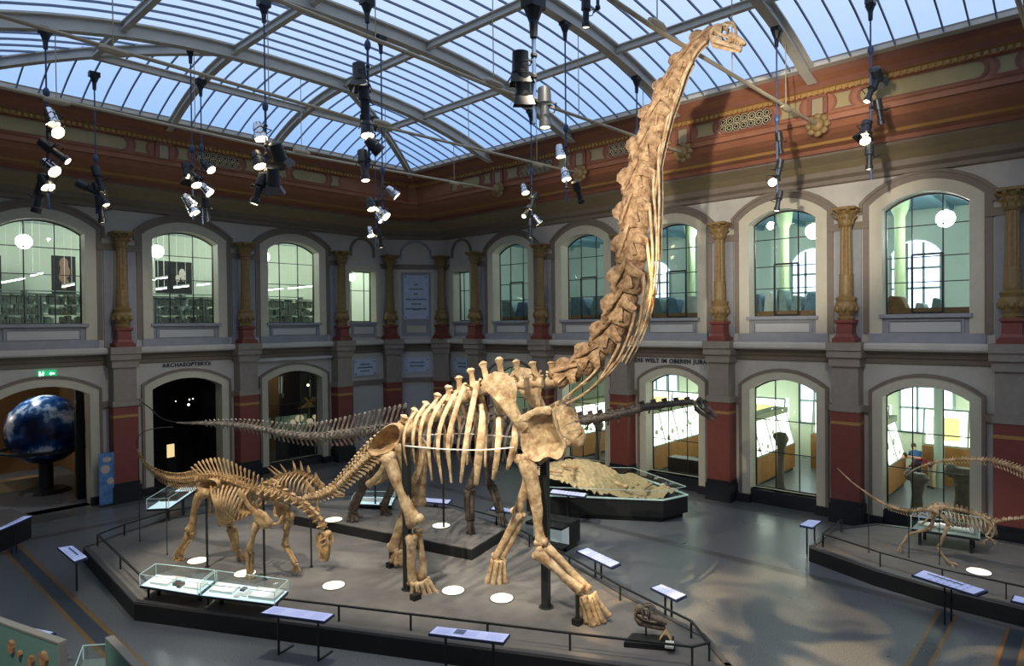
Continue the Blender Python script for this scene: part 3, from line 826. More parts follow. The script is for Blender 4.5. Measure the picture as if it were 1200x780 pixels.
# round uplights let into the decks
def uplight(px, py, z, lab, r=.26):
    c = on_z(px, py, z)
    t = thing('floor_uplight', lab, 'uplight', c, 'round uplights glowing in the podium decks')
    bm = BM(); lathe(bm, [(r + .02, 0), (r + .02, .012), (r, .014)], c, 28); obj('rim', bm, M_lip, t)
    bm = BM(); lathe(bm, [(r - .005, .012), (r - .01, .02)], c, 28); obj('lens', bm, M_uplight, t)
    return c
UPL = []
for a in ((391, 686, DZ, 'round uplight left of the rail post behind the lit book case, below the hanging skull'), (531, 692, DZ, 'round uplight just right of the tall skeleton hind foot'),
          (588, 701, DZ, 'round uplight in front of the far front foot of the tall skeleton'), (232, 657, DZ, 'round uplight behind the hind foot of the small front skeleton'),
          (287, 672, DZ, 'round uplight partly behind the lit case, at the small skeleton front foot'), (517, 616, .7, 'round uplight on the raised black platform'),
          (391, 609, .7, 'round uplight on the raised platform behind the bent-down skull'), (1147, 670, DZ, 'round uplight on the right podium by the small long-tailed skeleton')):
    UPL.append(uplight(*a))

# label boards on thin legs: four corners traced on the plane z
def lectern(pts, lab, z=.88, legs=((.18, .5), (.82, .5)), pic=None, foot=0, z0=0):
    q = [on_z(x, y, z) for x, y in pts]        # front-left, back-left, back-right, front-right
    c = sum(q, V()) / 4
    r = thing('label_lectern', lab, 'label board', (c.x, c.y, z0), 'label boards around the podiums')
    bm = BM()
    lo = [bm.verts.new(p - V((0, 0, .05))) for p in q]; hi = [bm.verts.new(p) for p in q]
    for i in range(4): bm.faces.new((lo[i], lo[(i + 1) % 4], hi[(i + 1) % 4], hi[i]))
    bm.faces.new(hi); bm.faces.new(lo[::-1]); obj('board', bm, M_lip2, r)
    at = lambda u, v, h=.008: q[0].lerp(q[3], u).lerp(q[1].lerp(q[2], u), v) + V((0, 0, h))
    bm = BM(); quad(bm, at(.01, .04, .004), at(.99, .04, .004), at(.99, .96, .004), at(.01, .96, .004)); 
    for k, u0 in enumerate((.06, .42, .74)):
        for j in range(6): quad(bm, at(u0, .2 + .1 * j), at(u0 + .2, .2 + .1 * j), at(u0 + .2, .225 + .1 * j), at(u0, .225 + .1 * j), 1)
    obj('label', bm, [M_label, M_labeltext], r)
    if pic is not None:
        bm = BM(); quad(bm, at(pic, .3, .012), at(pic + .14, .3, .012), at(pic + .14, .85, .012), at(pic, .85, .012)); obj('picture', bm, M_labelpic, r)
    for u, v in legs:
        p = at(u, v, -.05); bm = BM(); box(bm, (p.x, p.y, (p.z + z0) / 2), (.035, .035, p.z - z0)); obj('leg', bm, M_black, r)
        if foot:
            bm = BM(); d = (q[0] - q[1]).normalized(); bar(bm, V((p.x, p.y, z0 + .012)) - d * .05, V((p.x, p.y, z0 + .012)) - d * .4, .05, .02); obj('foot', bm, M_black, r)
M_lip2 = mat('board_edge', (46, 58, 92), .5); M_labeltext = mat('label_print', (176, 184, 220), .6)
lectern([(305, 718), (321, 709.5), (392, 719), (380, 728)], 'blue-white label board in front of the lit book case', foot=1)
lectern([(502, 742), (511.5, 733.5), (598, 742.5), (590, 753)], 'blue-white label board with a dark picture at the front podium edge', pic=.3, foot=1)
lectern([(717, 665), (675, 645), (687, 641), (728, 660)], 'blue-white label board behind the striding front foot', legs=((.2, .5), (.8, .5)))
lectern([(793, 703), (762, 688), (774, 684), (805, 697)], 'blue-white label board behind the displayed skull', legs=((.2, .5), (.8, .5)))
lectern([(88, 658.5), (67, 641), (84, 638.5), (103, 653)], 'blue-white label board at the left podium corner', pic=.55, legs=((.5, .3),))
lectern([(-12, 624), (29, 604), (40, 603.5), (0, 621)], 'blue-white label board on the left edge before the globe', pic=.3, legs=((.3, .5), (.8, .5)))
lectern([(937, 615), (948, 608.5), (963, 610), (952, 618)], 'small blue-white label board at the tip of the right podium', legs=((.2, .5), (.8, .5)))
lectern([(1144, 697), (1068, 673), (1080, 667), (1158, 692)], 'long blue-white label board along the right podium', pic=.6, legs=((.2, .5), (.8, .5)))
lectern([(1240, 716), (1184, 703), (1187, 697), (1246, 710)], 'blue-white label board cut off at the right edge', legs=((.3, .5), (.8, .5)))
lectern([(526, 590), (492, 587), (497, 583), (530, 585.5)], 'blue-white label board behind the tall skeleton hind legs', legs=((.2, .5), (.8, .5)))
lectern([(602, 601), (574, 596), (578, 593), (606, 597)], 'blue-white label board behind the dark fore foot', legs=((.2, .5), (.8, .5)))
lectern([(686, 582), (643, 577), (646, 573), (689, 578)], 'blue-white label board leaning on the sand case', z=.95, legs=((.3, .5), (.8, .5)))
lectern([(55, 746), (-20, 730), (-6, 727), (66, 741)], 'blue-white label board behind the teal panel in the lower left', legs=((.3, .5), (.8, .5)))

# glass table cases
def glass_case(q, z0, z1, z2, lab, legs, base=.05, cat='display case', lit=True, zl=0, mat_base=None, group=None, name='table_case'):
    """plan quad q, legs from zl to z0, base z0..z1, glass hood z1..z2"""
    q = [V((p[0], p[1], 0)) for p in q]; c = sum(q, V()) / 4
    r = thing(name, lab, cat, (c.x, c.y, zl), group)
    P = lambda u, v, z: q[0].lerp(q[3], u).lerp(q[1].lerp(q[2], u), v) + V((0, 0, z))
    def slab(bm, e, za, zb):
        lo = [bm.verts.new(P(u, v, za)) for u, v in ((e, e), (e, 1 - e), (1 - e, 1 - e), (1 - e, e))]; hi = [bm.verts.new(v.co + V((0, 0, zb - za))) for v in lo]
        for i in range(4): bm.faces.new((lo[i], lo[(i + 1) % 4], hi[(i + 1) % 4], hi[i]))
        bm.faces.new(hi); bm.faces.new(lo[::-1])
    bm = BM(); slab(bm, 0, z0, z1); obj('base', bm, mat_base or M_darkmetal, r)
    bm = BM(); slab(bm, .015, z1, z1 + .012); obj('tray', bm, M_caseglow if lit else M_shelf, r)
    bm = BM(); slab(bm, .005, z1 + .002, z2); obj('glass_hood', bm, M_glass, r)
    bm = BM()
    cs = [P(u, v, 0) for u, v in ((0, 0), (0, 1), (1, 1), (1, 0))]
    for i in range(4):
        a, b = cs[i], cs[(i + 1) % 4]
        for z in (z2,): bar(bm, a + V((0, 0, z)), b + V((0, 0, z)), .012, .012)
        bar(bm, a + V((0, 0, z1)), a + V((0, 0, z2)), .014, .014)
    obj('glass_edge', bm, M_glassedge, r)
    for u, v in legs:
        p = P(u, v, 0); bm = BM(); box(bm, (p.x, p.y, (zl + z0) / 2), (.07, .07, z0 - zl)); obj('leg', bm, M_blackpost, r)
    return P
M_glassedge = mat('glass_edge', (190, 214, 210), .2, emit=(190, 220, 215), estr=.15)
def sheet(P, u0, u1, v0, v1, z, t, lab, cat, m, name, group=None, rz=0):
    c = P((u0 + u1) / 2, (v0 + v1) / 2, z); bm = BM()
    lo = [bm.verts.new(P(u, v, z)) for u, v in ((u0, v0), (u0, v1), (u1, v1), (u1, v0))]; hi = [bm.verts.new(w.co + V((0, 0, t))) for w in lo]
    for i in range(4): bm.faces.new((lo[i], lo[(i + 1) % 4], hi[(i + 1) % 4], hi[i]))
    bm.faces.new(hi); bm.faces.new(lo[::-1]); tag(obj(name, bm, m), lab, cat, group)
zc = .74
fq = lambda pts, z: [tuple(on_z(x, y, z)[:2]) for x, y in pts]
PA = glass_case(fq([(164, 686), (183, 673), (252, 681), (232, 697)], zc), zc - .05, zc, zc + .26, 'long low glass table case at the left, holding pale open pages', ((.15, .6), (.85, .6)), zl=DZ)
PB = glass_case(fq([(235, 697.5), (254, 681.5), (338, 693), (322, 708)], zc), zc - .05, zc, zc + .26, 'long low glass table case next to the label board, holding pale open pages', ((.15, .6), (.9, .6)), zl=DZ)
zi = zc + .014
sheet(PA, .12, .42, .2, .8, zi, .05, 'white open pages lying left in the left glass case', 'document', M_white, 'open_book')
sheet(PA, .68, .95, .25, .75, zi, .04, 'white open pages lying right in the left glass case', 'document', M_white, 'open_book')
sheet(PA, .48, .55, .3, .6, zi, .06, 'small grey fossil piece lying left between the pages', 'fossil', M_bone_dark, 'fossil_fragment')
sheet(PA, .58, .64, .2, .5, zi, .06, 'small grey fossil piece lying right between the pages', 'fossil', M_bone_dark, 'fossil_fragment')
sheet(PA, .3, .56, .84, .96, zi, .02, 'narrow white caption card at the back of the left case', 'card', M_white, 'caption_card')
sheet(PB, .06, .38, .25, .8, zi, .05, 'white open pages lying left in the right glass case', 'document', M_white, 'open_book')
sheet(PB, .62, .97, .15, .85, zi, .06, 'large white open book in the right glass case', 'document', M_white, 'open_book')
sheet(PB, .42, .48, .55, .8, zi, .03, 'small dark object behind the cards in the right case', 'object', M_bone_dark, 'fossil_fragment')
sheet(PB, .43, .5, .1, .4, zi, .03, 'small white card at the front middle of the right case', 'card', M_white, 'caption_card')
sheet(PB, .52, .59, .2, .6, zi, .03, 'small white card beside the large open book', 'card', M_white, 'caption_card')
PC = glass_case([(7.25, 22.1), (9.05, 24.2), (9.5, 23.75), (7.75, 21.7)], .82, .88, 1.2, 'slim glass case glowing white behind the small skeleton tail', ((.1, .5), (.9, .5)))
sheet(PC, .1, .9, .3, .7, .9, .05, 'long pale fossil slab in the slim glowing case', 'fossil', M_bone_dark, 'fossil_slab')
PD = glass_case(fq([(412, 590), (418, 582), (463, 583), (459, 592)], .85), .78, .85, 1.05, 'small glass case behind the bent hind leg, on the far rail', ((.2, .5), (.85, .5)))
sheet(PD, .2, .8, .3, .7, .864, .04, 'grey fossil slab in the small case behind the hind leg', 'fossil', M_white, 'fossil_slab')
PE = glass_case([(20.35, 4.0), (21.35, 4.0), (21.35, 2.55), (20.55, 2.5)], .78, .84, 1.2, 'glass table case on the right podium holding large white bones', ((.12, .15), (.88, .15), (.12, .8), (.88, .8)), zl=DZ, lit=False)
bm = BM(); a, b = PE(.35, .4, .93), PE(.92, .4, .93)
tube(bm, [a, a.lerp(b, .1), a.lerp(b, .4), a.lerp(b, .8), a.lerp(b, .93), b], [.07, .1, .06, .06, .11, .07], 10); tag(obj('display_bone', bm, M_white, smooth=1), 'long white limb bone in the right podium glass case', 'bone')
for i, (u, v, n) in enumerate(((.1, .55, 'leftmost'), (.2, .45, 'second'), (.29, .55, 'third'))):
    bm = BM(); ball(bm, PE(u, v, .9), .08, (1, 1.3, .7)); ball(bm, PE(u + .02, v + .1, .9), .05, u=6, v=5); tag(obj('display_bone', bm, M_white, smooth=1), n + ' small white bone lump beside the long white bone' if i else 'leftmost small white bone lump in the right podium glass case', 'bone')

# the low black case with a glass front, and the long fossil-dig case by the right wall
bm0 = thing('low_case', 'low black box case with lit glass front behind the striding foreleg', 'display case', (15.2, 12.1, 0))
q = [on_z(616, 641, 0), on_z(658, 650, 0), on_z(680, 637, 0), on_z(640, 629, 0)]
fr = (q[1] - q[0]).normalized(); bk = (q[2] - q[1]).normalized()
bm = BM(); prism(bm, [q[0].xy + bk.xy * .45, q[1].xy + bk.xy * .45, q[2].xy, q[3].xy], .12, .75); prism(bm, [q[0].xy, q[1].xy, q[1].xy + bk.xy * .5, q[0].xy + bk.xy * .5], .68, .75); prism(bm, [q[0].xy, q[1].xy, q[1].xy + bk.xy * .5, q[0].xy + bk.xy * .5], .12, .17); obj('box', bm, M_podside, bm0)
bm = BM(); prism(bm, [q[0].xy - fr.xy * .0, q[1].xy, q[1].xy + bk.xy * .04, q[0].xy + bk.xy * .04], .17, .68); obj('glass_front', bm, M_glass, bm0)
bm = BM(); quad(bm, *[V((*(p.xy + bk.xy * o), z)) for p, o, z in ((q[0], .44, .17), (q[1], .44, .17), (q[1], .44, .68), (q[0], .44, .68))]); obj('lit_back', bm, mat('dim_case_back', (196, 206, 206), .6, emit=(200, 214, 216), estr=.25), bm0)
bm = BM(); prism(bm, [q[0].xy + bk.xy * .5, q[1].xy + bk.xy * .3, q[2].xy - bk.xy * .2, q[3].xy], 0, .12); obj('recessed_foot', bm, M_black, bm0)
sand = thing('dig_case', 'long black floor case with glass hood over a sandy fossil dig', 'display case', (19.2, 12.8, 0))
sq = [(16.6, 14.6), (18.95, 10.75), (20.05, 10.45), (21.4, 13.4), (19.2, 16.4)]
bm = BM(); prism(bm, [(lerp(19.1, x, .94), lerp(13, y, .94)) for x, y in sq], 0, .16); obj('recessed_foot', bm, M_black, sand)
bm = BM(); prism(bm, sq, .16, .72); obj('box', bm, M_podside, sand)
bm = BM(); n = 22
def inpoly(x, y, P):
    c = False
    for i in range(len(P)):
        x0, y0 = P[i - 1]; x1, y1 = P[i]
        if (y0 > y) != (y1 > y) and x < (x1 - x0) * (y - y0) / (y1 - y0) + x0: c = not c
    return c
ins = [(lerp(19.1, x, .93), lerp(13, y, .93)) for x, y in sq]
R2 = random.Random(5)
vv = {}
for i in range(46):
    for j in range(56):
        x, y = 16.4 + i * .115, 10.3 + j * .115
        if not inpoly(x, y, ins): continue
        d = (x - 16.6) * .45 + (y - 10.5) * .9; h = .74 + .16 * max(0, math.sin(x * 2.3) * math.cos(y * 1.7)) + (.5 * max(0, min(1, (y - 12.6) / 1.2)) if x < 20.2 else 0) + R2.uniform(-.03, .03)
        vv[i, j] = bm.verts.new((x, y, h))
for (i, j) in vv:
    k = [(i, j), (i + 1, j), (i + 1, j + 1), (i, j + 1)]
    if all(t in vv for t in k): bm.faces.new([vv[t] for t in k])
o = obj('sand_bed', bm, mat('pale_sand', (206, 186, 142), .9, noise=.2, nscale=8, bump=.5, bscale=25), sand); 
bm = BM(); prism(bm, [(lerp(19.1, x, .98), lerp(13, y, .98)) for x, y in sq], .72, 1.02); obj('glass_hood', bm, M_glass, sand)
bm = BM()
for i in range(5):
    a, b = sq[i - 1], sq[i]; bar(bm, (*a, .74), (*b, .74), .06, .04); bar(bm, (lerp(19.1, a[0], .98), lerp(13, a[1], .98), 1.02), (lerp(19.1, b[0], .98), lerp(13, b[1], .98), 1.02), .014, .014)
obj('glass_edge', bm, M_glassedge, sand)
for i, (x, y, z, a, L) in enumerate(((19.4, 11.6, .95, .3, .9), (18.9, 12.3, 1.0, 1.2, .7), (18.0, 13.7, 1.38, .6, .9), (17.6, 14.2, 1.42, 2.0, .6), (18.6, 14.3, 1.4, 1.5, .8), (19.9, 11.2, .92, 1.0, .5))):
    bm = BM(); d = V((math.cos(a), math.sin(a), 0)) * L / 2; c = V((x, y, z)); tube(bm, [c - d, c - d * .8, c, c + d * .8, c + d], [.04, .08, .045, .085, .05], 8)
    o = obj('fossil_bone', bm, M_bone_pale, smooth=1); tag(o, ['fossil bone half buried at the near end of the sand', 'fossil bone on the low sand slope', 'fossil bone on top of the high sand mound', 'leftmost fossil bone on the sand mound', 'fossil bone at the back of the sand mound', 'small fossil bone in the pointed end of the sand'][i], 'bone', 'fossil bones in the dig case')

# banner stand, green exit sign
b0 = on_z(112, 589, 0); b0.x, b0.y = 7.62, 27.25
t = thing('banner_stand', 'tall narrow blue banner stand before the left wall pillar', 'banner', b0)
bm = BM(); box(bm, b0 + V((0, 0, 1.0)), (.52, .04, 1.9)); obj('banner', bm, mat('blue_banner', (110, 150, 196), .6, noise=.6, nscale=3.2, col2=(40, 92, 160)), t)
bm = BM(); box(bm, b0 + V((0, 0, .03)), (.56, .3, .06)); obj('foot', bm, M_darkmetal, t)
bm = BM(); ball(bm, b0 + V((-.06, -.025, 1.35)), .16, (1, .05, 1)); ball(bm, b0 + V((.1, -.025, .9)), .12, (1, .05, 1)); ball(bm, b0 + V((0, -.025, 1.7)), .12, (1.3, .05, .8)); obj('picture', bm, mat('banner_picture', (178, 160, 190), .6, noise=.5, nscale=9, col2=(206, 188, 120)), t)
es = WL.P(5.95, 4.93, 0)
t = thing('exit_sign', 'small green lit emergency exit sign above the globe archway', 'exit sign', es)
bm = BM(); wbox(bm, WL, 5.68, 6.22, 4.82, 5.06, .02, .09); obj('panel', bm, mat('exit_green', (30, 150, 96), .5, emit=(30, 165, 105), estr=.8), t)
bm = BM(); u, z = 5.82, 4.94
P = lambda a, b: WL.P(u + a, z + b, .1)
wbox(bm, WL, u - .11, u - .06, z - .09, z + .09, .09, .1)
tube(bm, [P(.0, .05), P(-.02, 0), P(.02, -.04), P(-.01, -.08)], .014, 5); tube(bm, [P(-.02, 0), P(-.05, -.05)], .014, 5); tube(bm, [P(0, .04), P(.05, .02)], .012, 5); ball(bm, P(.01, .075), .02, u=6, v=5)
poly(bm, [WL.P(6.0, 4.94, .1), WL.P(6.07, 5.01, .1), WL.P(6.07, 4.965, .1), WL.P(6.17, 4.965, .1), WL.P(6.17, 4.915, .1), WL.P(6.07, 4.915, .1), WL.P(6.07, 4.87, .1)])
obj('pictogram', bm, mat('sign_white', (240, 250, 244), .5, emit=(240, 250, 244), estr=.9), t)

# display walls and case in the lower left corner
def panel_wall(a, b, h, t, lab, pieces, name='display_wall'):
    a, b = V((*a, 0)), V((*b, 0)); d = (b - a).normalized(); n = V((d.y, -d.x, 0)); L = (b - a).length
    if n.dot(a) > 0: n = -n
    r = thing(name, lab, 'display wall', (a + b) / 2)
    M3 = Matrix((d, n, V((0, 0, 1)))).transposed()
    bm = BM(); box(bm, (a + b) / 2 + V((0, 0, h / 2)), (L, t, h), M3); obj('panel', bm, M_teal, r)
    bm = BM(); box(bm, (a + b) / 2 + V((0, 0, h + .015)), (L + .02, t + .03, .03), M3); box(bm, b + V((0, 0, h / 2)), (.03, t + .03, h), M3); box(bm, a + V((0, 0, h / 2)), (.03, t + .03, h), M3); obj('edge_trim', bm, M_trimgrey, r)
    for i, (u, z, w, hh, lb) in enumerate(pieces):
        c = a + d * u + n * (t / 2 + .03) + V((0, 0, z)); bm = BM(); k = 7
        pts = [(w / 2 * R2.uniform(.75, 1.05) * math.cos(2 * PI * j / k), hh / 2 * R2.uniform(.75, 1.05) * math.sin(2 * PI * j / k)) for j in range(k)]
        lo = [bm.verts.new(c - n * .03 + d * x + V((0, 0, y))) for x, y in pts]; hi = [bm.verts.new(c + n * .02 + d * x + V((0, 0, y))) for x, y in pts]
        for j in range(k): bm.faces.new((lo[j], lo[(j + 1) % k], hi[(j + 1) % k], hi[j]))
        bm.faces.new(hi); bm.faces.new(lo[::-1]); tag(obj('mounted_fossil', bm, M_tanfossil), lb, 'fossil', 'fossils mounted on the teal wall')
M_trimgrey = mat('grey_edge', (150, 146, 138), .5); M_tanfossil = mat('tan_fossil_slab', (206, 170, 128), .8, noise=.4, nscale=9, col2=(150, 96, 62))
panel_wall((1.9, 13.2), (2.5, 11.1), 2.0, .08, 'teal display wall with mounted fossils in the lower left corner',
           [(1.5, 1.62, .16, .2, 'pale fossil slab middle of the teal wall'), (1.82, 1.72, .22, .3, 'largest brown fossil slab near the teal wall corner'), (1.2, 1.66, .1, .12, 'small pale fossil on the teal wall'), (.98, 1.72, .16, .22, 'fossil slab cut by the picture edge on the teal wall'), (1.62, 1.35, .18, .2, 'low fossil slab on the teal wall')])
panel_wall((3.0, 10.75), (2.98, 9.1), 2.0, .08, 'second teal display wall seen edge-on beside the flat glass case', [])
PF = glass_case([(2.55, 11.3), (3.2, 12.9), (3.55, 12.6), (3.05, 10.9)], .8, .88, 1.12, 'flat glass case between the two teal walls', ((.1, .3), (.9, .3), (.1, .8), (.9, .8)), lit=False, mat_base=M_trimgrey)
for i in range(8):
    u = .12 + .1 * i; sheet(PF, u, u + .07, .3 + .1 * (i % 3), .62 + .1 * (i % 2), .894, .03, ['first', 'second', 'third', 'fourth', 'fifth', 'sixth', 'seventh', 'eighth'][i] + ' white specimen card from the near end of the flat glass case', 'card', M_white, 'specimen_card', 'specimen cards in the flat glass case')
# ================================================================== rooms seen through the openings
def room_light(loc, e, col=(1, 1, 1), r=.2):
    l = bpy.data.lights.new('room_light', 'POINT'); l.energy = e; l.color = col; l.shadow_soft_size = r
    o = link('room_light', l); o.location = loc
nwall = 0
bm = BM(); quad(bm, (33, -16, 0), (33, 37, 0), (33, 37, 5.3), (33, -16, 5.3)); quad(bm, (23.7, 27.2, 0), (33, 27.2, 0), (33, 27.2, 5.3), (23.7, 27.2, 5.3)); quad(bm, (23.8, -3.5, 0), (33, -3.5, 0), (33, -3.5, 5.3), (23.8, -3.5, 5.3)); struct('wall_gallery', bm, M_roomwall)
bm = BM(); boxz(bm, 23.78, 33, -16, 27.2, 5.2, 5.78); struct('ceiling_gallery', bm, M_roomceil)
bm = BM(); quad(bm, (33, -16, 5.8), (33, 37, 5.8), (33, 37, 11.4), (33, -16, 11.4)); quad(bm, (23.8, 27.2, 5.8), (33, 27.2, 5.8), (33, 27.2, 11.4), (23.8, 27.2, 11.4)); quad(bm, (23.8, -3.5, 5.8), (33, -3.5, 5.8), (33, -3.5, 11.4), (23.8, -3.5, 11.4)); struct('wall_store', bm, mat('store_wall', (186, 202, 190), .7))
bm = BM(); boxz(bm, 23.78, 33, -16, 27.2, 11.3, 11.5)
for y in range(-3, 27, 2): boxz(bm, 23.8, 33, y - .12, y + .12, 11.1, 11.3)
struct('ceiling_store', bm, mat('store_ceiling', (120, 156, 166), .7))
def day_window(c, hw, zb, zs, rise, kind):
    """bright outside window in a back wall that faces -x"""
    n_win[0] += 1; W = Wall((32.97, 0, 0), (0, 1, 0), (-1, 0, 0))
    r = sroot('window_%d' % n_win[0], None, None, W.P(c, zb, 0))
    bm = BM(); poly(bm, [W.P(c - hw, zb)] + [W.P(*p) for p in arc(c, hw, zs, rise)] + [W.P(c + hw, zb)]); obj('pane', bm, M_daylight, r)
    bm = BM()
    for u in (-hw, -hw * .33, hw * .33, hw): bar(bm, W.P(c + u, zb, .03), W.P(c + u, zs + (rise * .8 if abs(u) < hw else 0), .03), .09, .08, up=W.n)
    for z in (zb, zb + (zs - zb) * .4, zb + (zs - zb) * .75): bar(bm, W.P(c - hw, z, .03), W.P(c + hw, z, .03), .09, .08, up=W.n)
    obj('frame', bm, M_shelf, r)
for k in range(1, 6):
    day_window(RY[k], .95, 6.9, 9.4, .6, 0)
    day_window(RY[k] - .4, 1.0, 1.6, 4.3, .4, 1)
# lower gallery: slanting lit show cases on oak bases
def show_case(x0, x1, y, lab):
    r = thing('show_case', lab, 'show case', ((x0 + x1) / 2, y + .6, 0), 'lit slanting show cases in the side gallery')
    bm = BM(); boxz(bm, x0, x1, y, y + 1.2, .12, 1.15); obj('oak_base', bm, M_wood, r)
    bm = BM(); boxz(bm, x0 + .06, x1 - .06, y + .06, y + 1.14, 0, .12); obj('foot', bm, M_black, r)
    bm = BM(); pts = [(y + .05, 1.15), (y + .4, 2.5), (y + .8, 2.5), (y + 1.15, 1.15)]
    a = [bm.verts.new((x0 + .04, p, z)) for p, z in pts]; b = [bm.verts.new((x1 - .04, p, z)) for p, z in pts]
    for i in range(3): bm.faces.new((a[i], b[i], b[i + 1], a[i + 1]))
    bm.faces.new(a); bm.faces.new(b[::-1]); obj('lit_back', bm, M_case_lit, r)
    bm = BM(); n = max(2, round((x1 - x0) / 1.15))
    for i in range(n + 1):
        x = lerp(x0, x1, i / n); bar(bm, (x, y + .0, 1.15), (x, y + .37, 2.52), .05, .04, up=(0, -1, .3))
    for z, yy in ((1.17, .0), (2.5, .36)): bar(bm, (x0, y + yy, z), (x1, y + yy, z), .05, .05)
    obj('frame', bm, M_shelf, r)
    bm = BM(); boxz(bm, x0 - .02, x1 + .02, y + .3, y + .9, 2.5, 2.72); obj('canopy', bm, mat('case_canopy_%d' % len(MATS), (120, 128, 96), .6), r)
    bm = BM()
    for i in range(int((x1 - x0) / .45)):
        x = x0 + .3 + .45 * i; z = R2.uniform(1.3, 1.9); ball(bm, (x, y + .12 + (z - 1.15) * .26 - .06, z), R2.uniform(.09, .17), (1, .3, R2.uniform(.6, 1.4)), u=7, v=5)
    obj('specimen_mount', bm, mat('specimen_grey_%d' % len(MATS), (196, 200, 176), .7), r)
    room_light(((x0 + x1) / 2, y - 1.3, 3.6), 26, (1, .95, .78), .3)
for k, nm in ((1, 'behind the skeleton shoulder'), (2, 'behind the dark outstretched neck'), (3, 'behind the standing thigh bone'), (4, 'with grey bones in front, by the large right arch')):
    show_case(24.7 if k != 4 else 25.6, 29.6, RY[k] - .3 - .0, 'lit slanting show case ' + nm)
show_case(24.7, 29.6, RY[5] - .3, 'lit slanting show case on oak base beyond the right edge')
for k in range(1, 6):
    y = RY[k] - 2.2
    t = thing('wall_case', ['lit flat wall case at the gallery end behind the skeleton ribs', 'lit flat wall case at the gallery end above the dark skull', 'lit flat wall case with oak base, right of the standing bone', 'yellowish lit wall case behind the person in dark red', 'lit wall case beyond the right edge'][k - 1], 'show case', (30.9, y, 0), 'flat lit cases at the gallery end')
    bm = BM(); boxz(bm, 30.4, 31.6, y - 1.5, y + 1.5, 0, 1.5); obj('oak_base', bm, M_wood, t)
    bm = BM(); boxz(bm, 30.9, 31.5, y - 1.45, y + 1.45, 1.5, 2.9); obj('lit_back', bm, M_case_lit, t)
    bm = BM(); boxz(bm, 30.85, 30.9, y - .9, y - .1, 1.7, 2.6); boxz(bm, 30.85, 30.9, y + .3, y + 1.2, 1.7, 2.6); obj('chart', bm, mat('chart_yellow_%d' % k, (214, 200, 130), .7, noise=.3, nscale=6, emit=(230, 220, 150), estr=.8), t)
    bm = BM()
    for yy in (-1.5, 0, 1.5): bar(bm, (30.6, y + yy, 1.5), (30.9, y + yy, 2.92), .06, .06, up=(1, 0, 0))
    bar(bm, (30.6, y - 1.5, 1.52), (30.6, y + 1.5, 1.52), .06, .06); bar(bm, (30.9, y - 1.5, 2.92), (30.9, y + 1.5, 2.92), .08, .08); obj('frame', bm, M_shelf, t)
    bm = BM(); lathe(bm, [(.2, 0), (.16, .3), (.16, 5.2)], (29.9, RY[k] - 1.35, 0), 12)
    o = struct('gallery_column', bm, M_shelf, smooth=.6)
def standing_bone(px, pt, pb, X, w, lab, m):
    a = on_x(px, pb, X); b = on_x(px + (2 if w > .1 else 0), pt, X); L = b - a
    a.z = max(a.z, .06); r = thing('standing_bone', lab, 'bone', (a.x, a.y, 0)); s = w
    bm = BM(); tube(bm, [a, a + L * .05, a + L * .18, a + L * .5, a + L * .78, a + L * .9, a + L], [(s * .9, s * .6), (s * 1.5, s * .9), (s * .9, s * .7), (s * .7, s * .6), (s * .95, s * .7), (s * 1.6, s), (s * 1.0, s * .7)], 12, hint=(0, 1, 0))
    ball(bm, a + L * .93 + V((0, s * 1.1, 0)), s * .8, u=8, v=6); obj('bone', bm, m, r, 1)
    bm = BM(); boxz(bm, a.x - .25, a.x + .25, a.y - .25, a.y + .25, 0, .06); obj('plate', bm, M_black, r)
M_greybone = mat('grey_brown_bone', (120, 110, 92), .6, noise=.3, nscale=5)
standing_bone(914, 518, 592, 24.5, .17, 'tall dark thigh bone standing behind the arch glass', M_greybone)
standing_bone(966, 535, 596, 24.5, .13, 'grey bone standing at the right glass edge beside the tall thigh bone', M_greybone)
standing_bone(700, 492, 545, 24.5, .17, 'pale thigh bone standing behind the dark outstretched neck', M_greybone)
standing_bone(1074, 560, 612, 24.6, .22, 'broad grey bone standing left behind the large right arch', M_greybone)
standing_bone(1127, 553, 620, 24.6, .28, 'broad grey bone standing right behind the large right arch', M_greybone)
bm = BM(); p = on_x(805, 560, 24.3); boxz(bm, 24.1, 24.7, p.y - .75, p.y + .75, .45, 1.0); t = tag(obj('dark_bench', bm, mat('dark_bench', (48, 40, 34), .5)), 'dark closed chest behind glass under the dark skull', 'chest'); 
bm = BM()
for yy in (-.7, .7): boxz(bm, 24.15, 24.65, p.y + yy - .04, p.y + yy + .04, 0, .45)
obj('leg', bm, M_black, t)
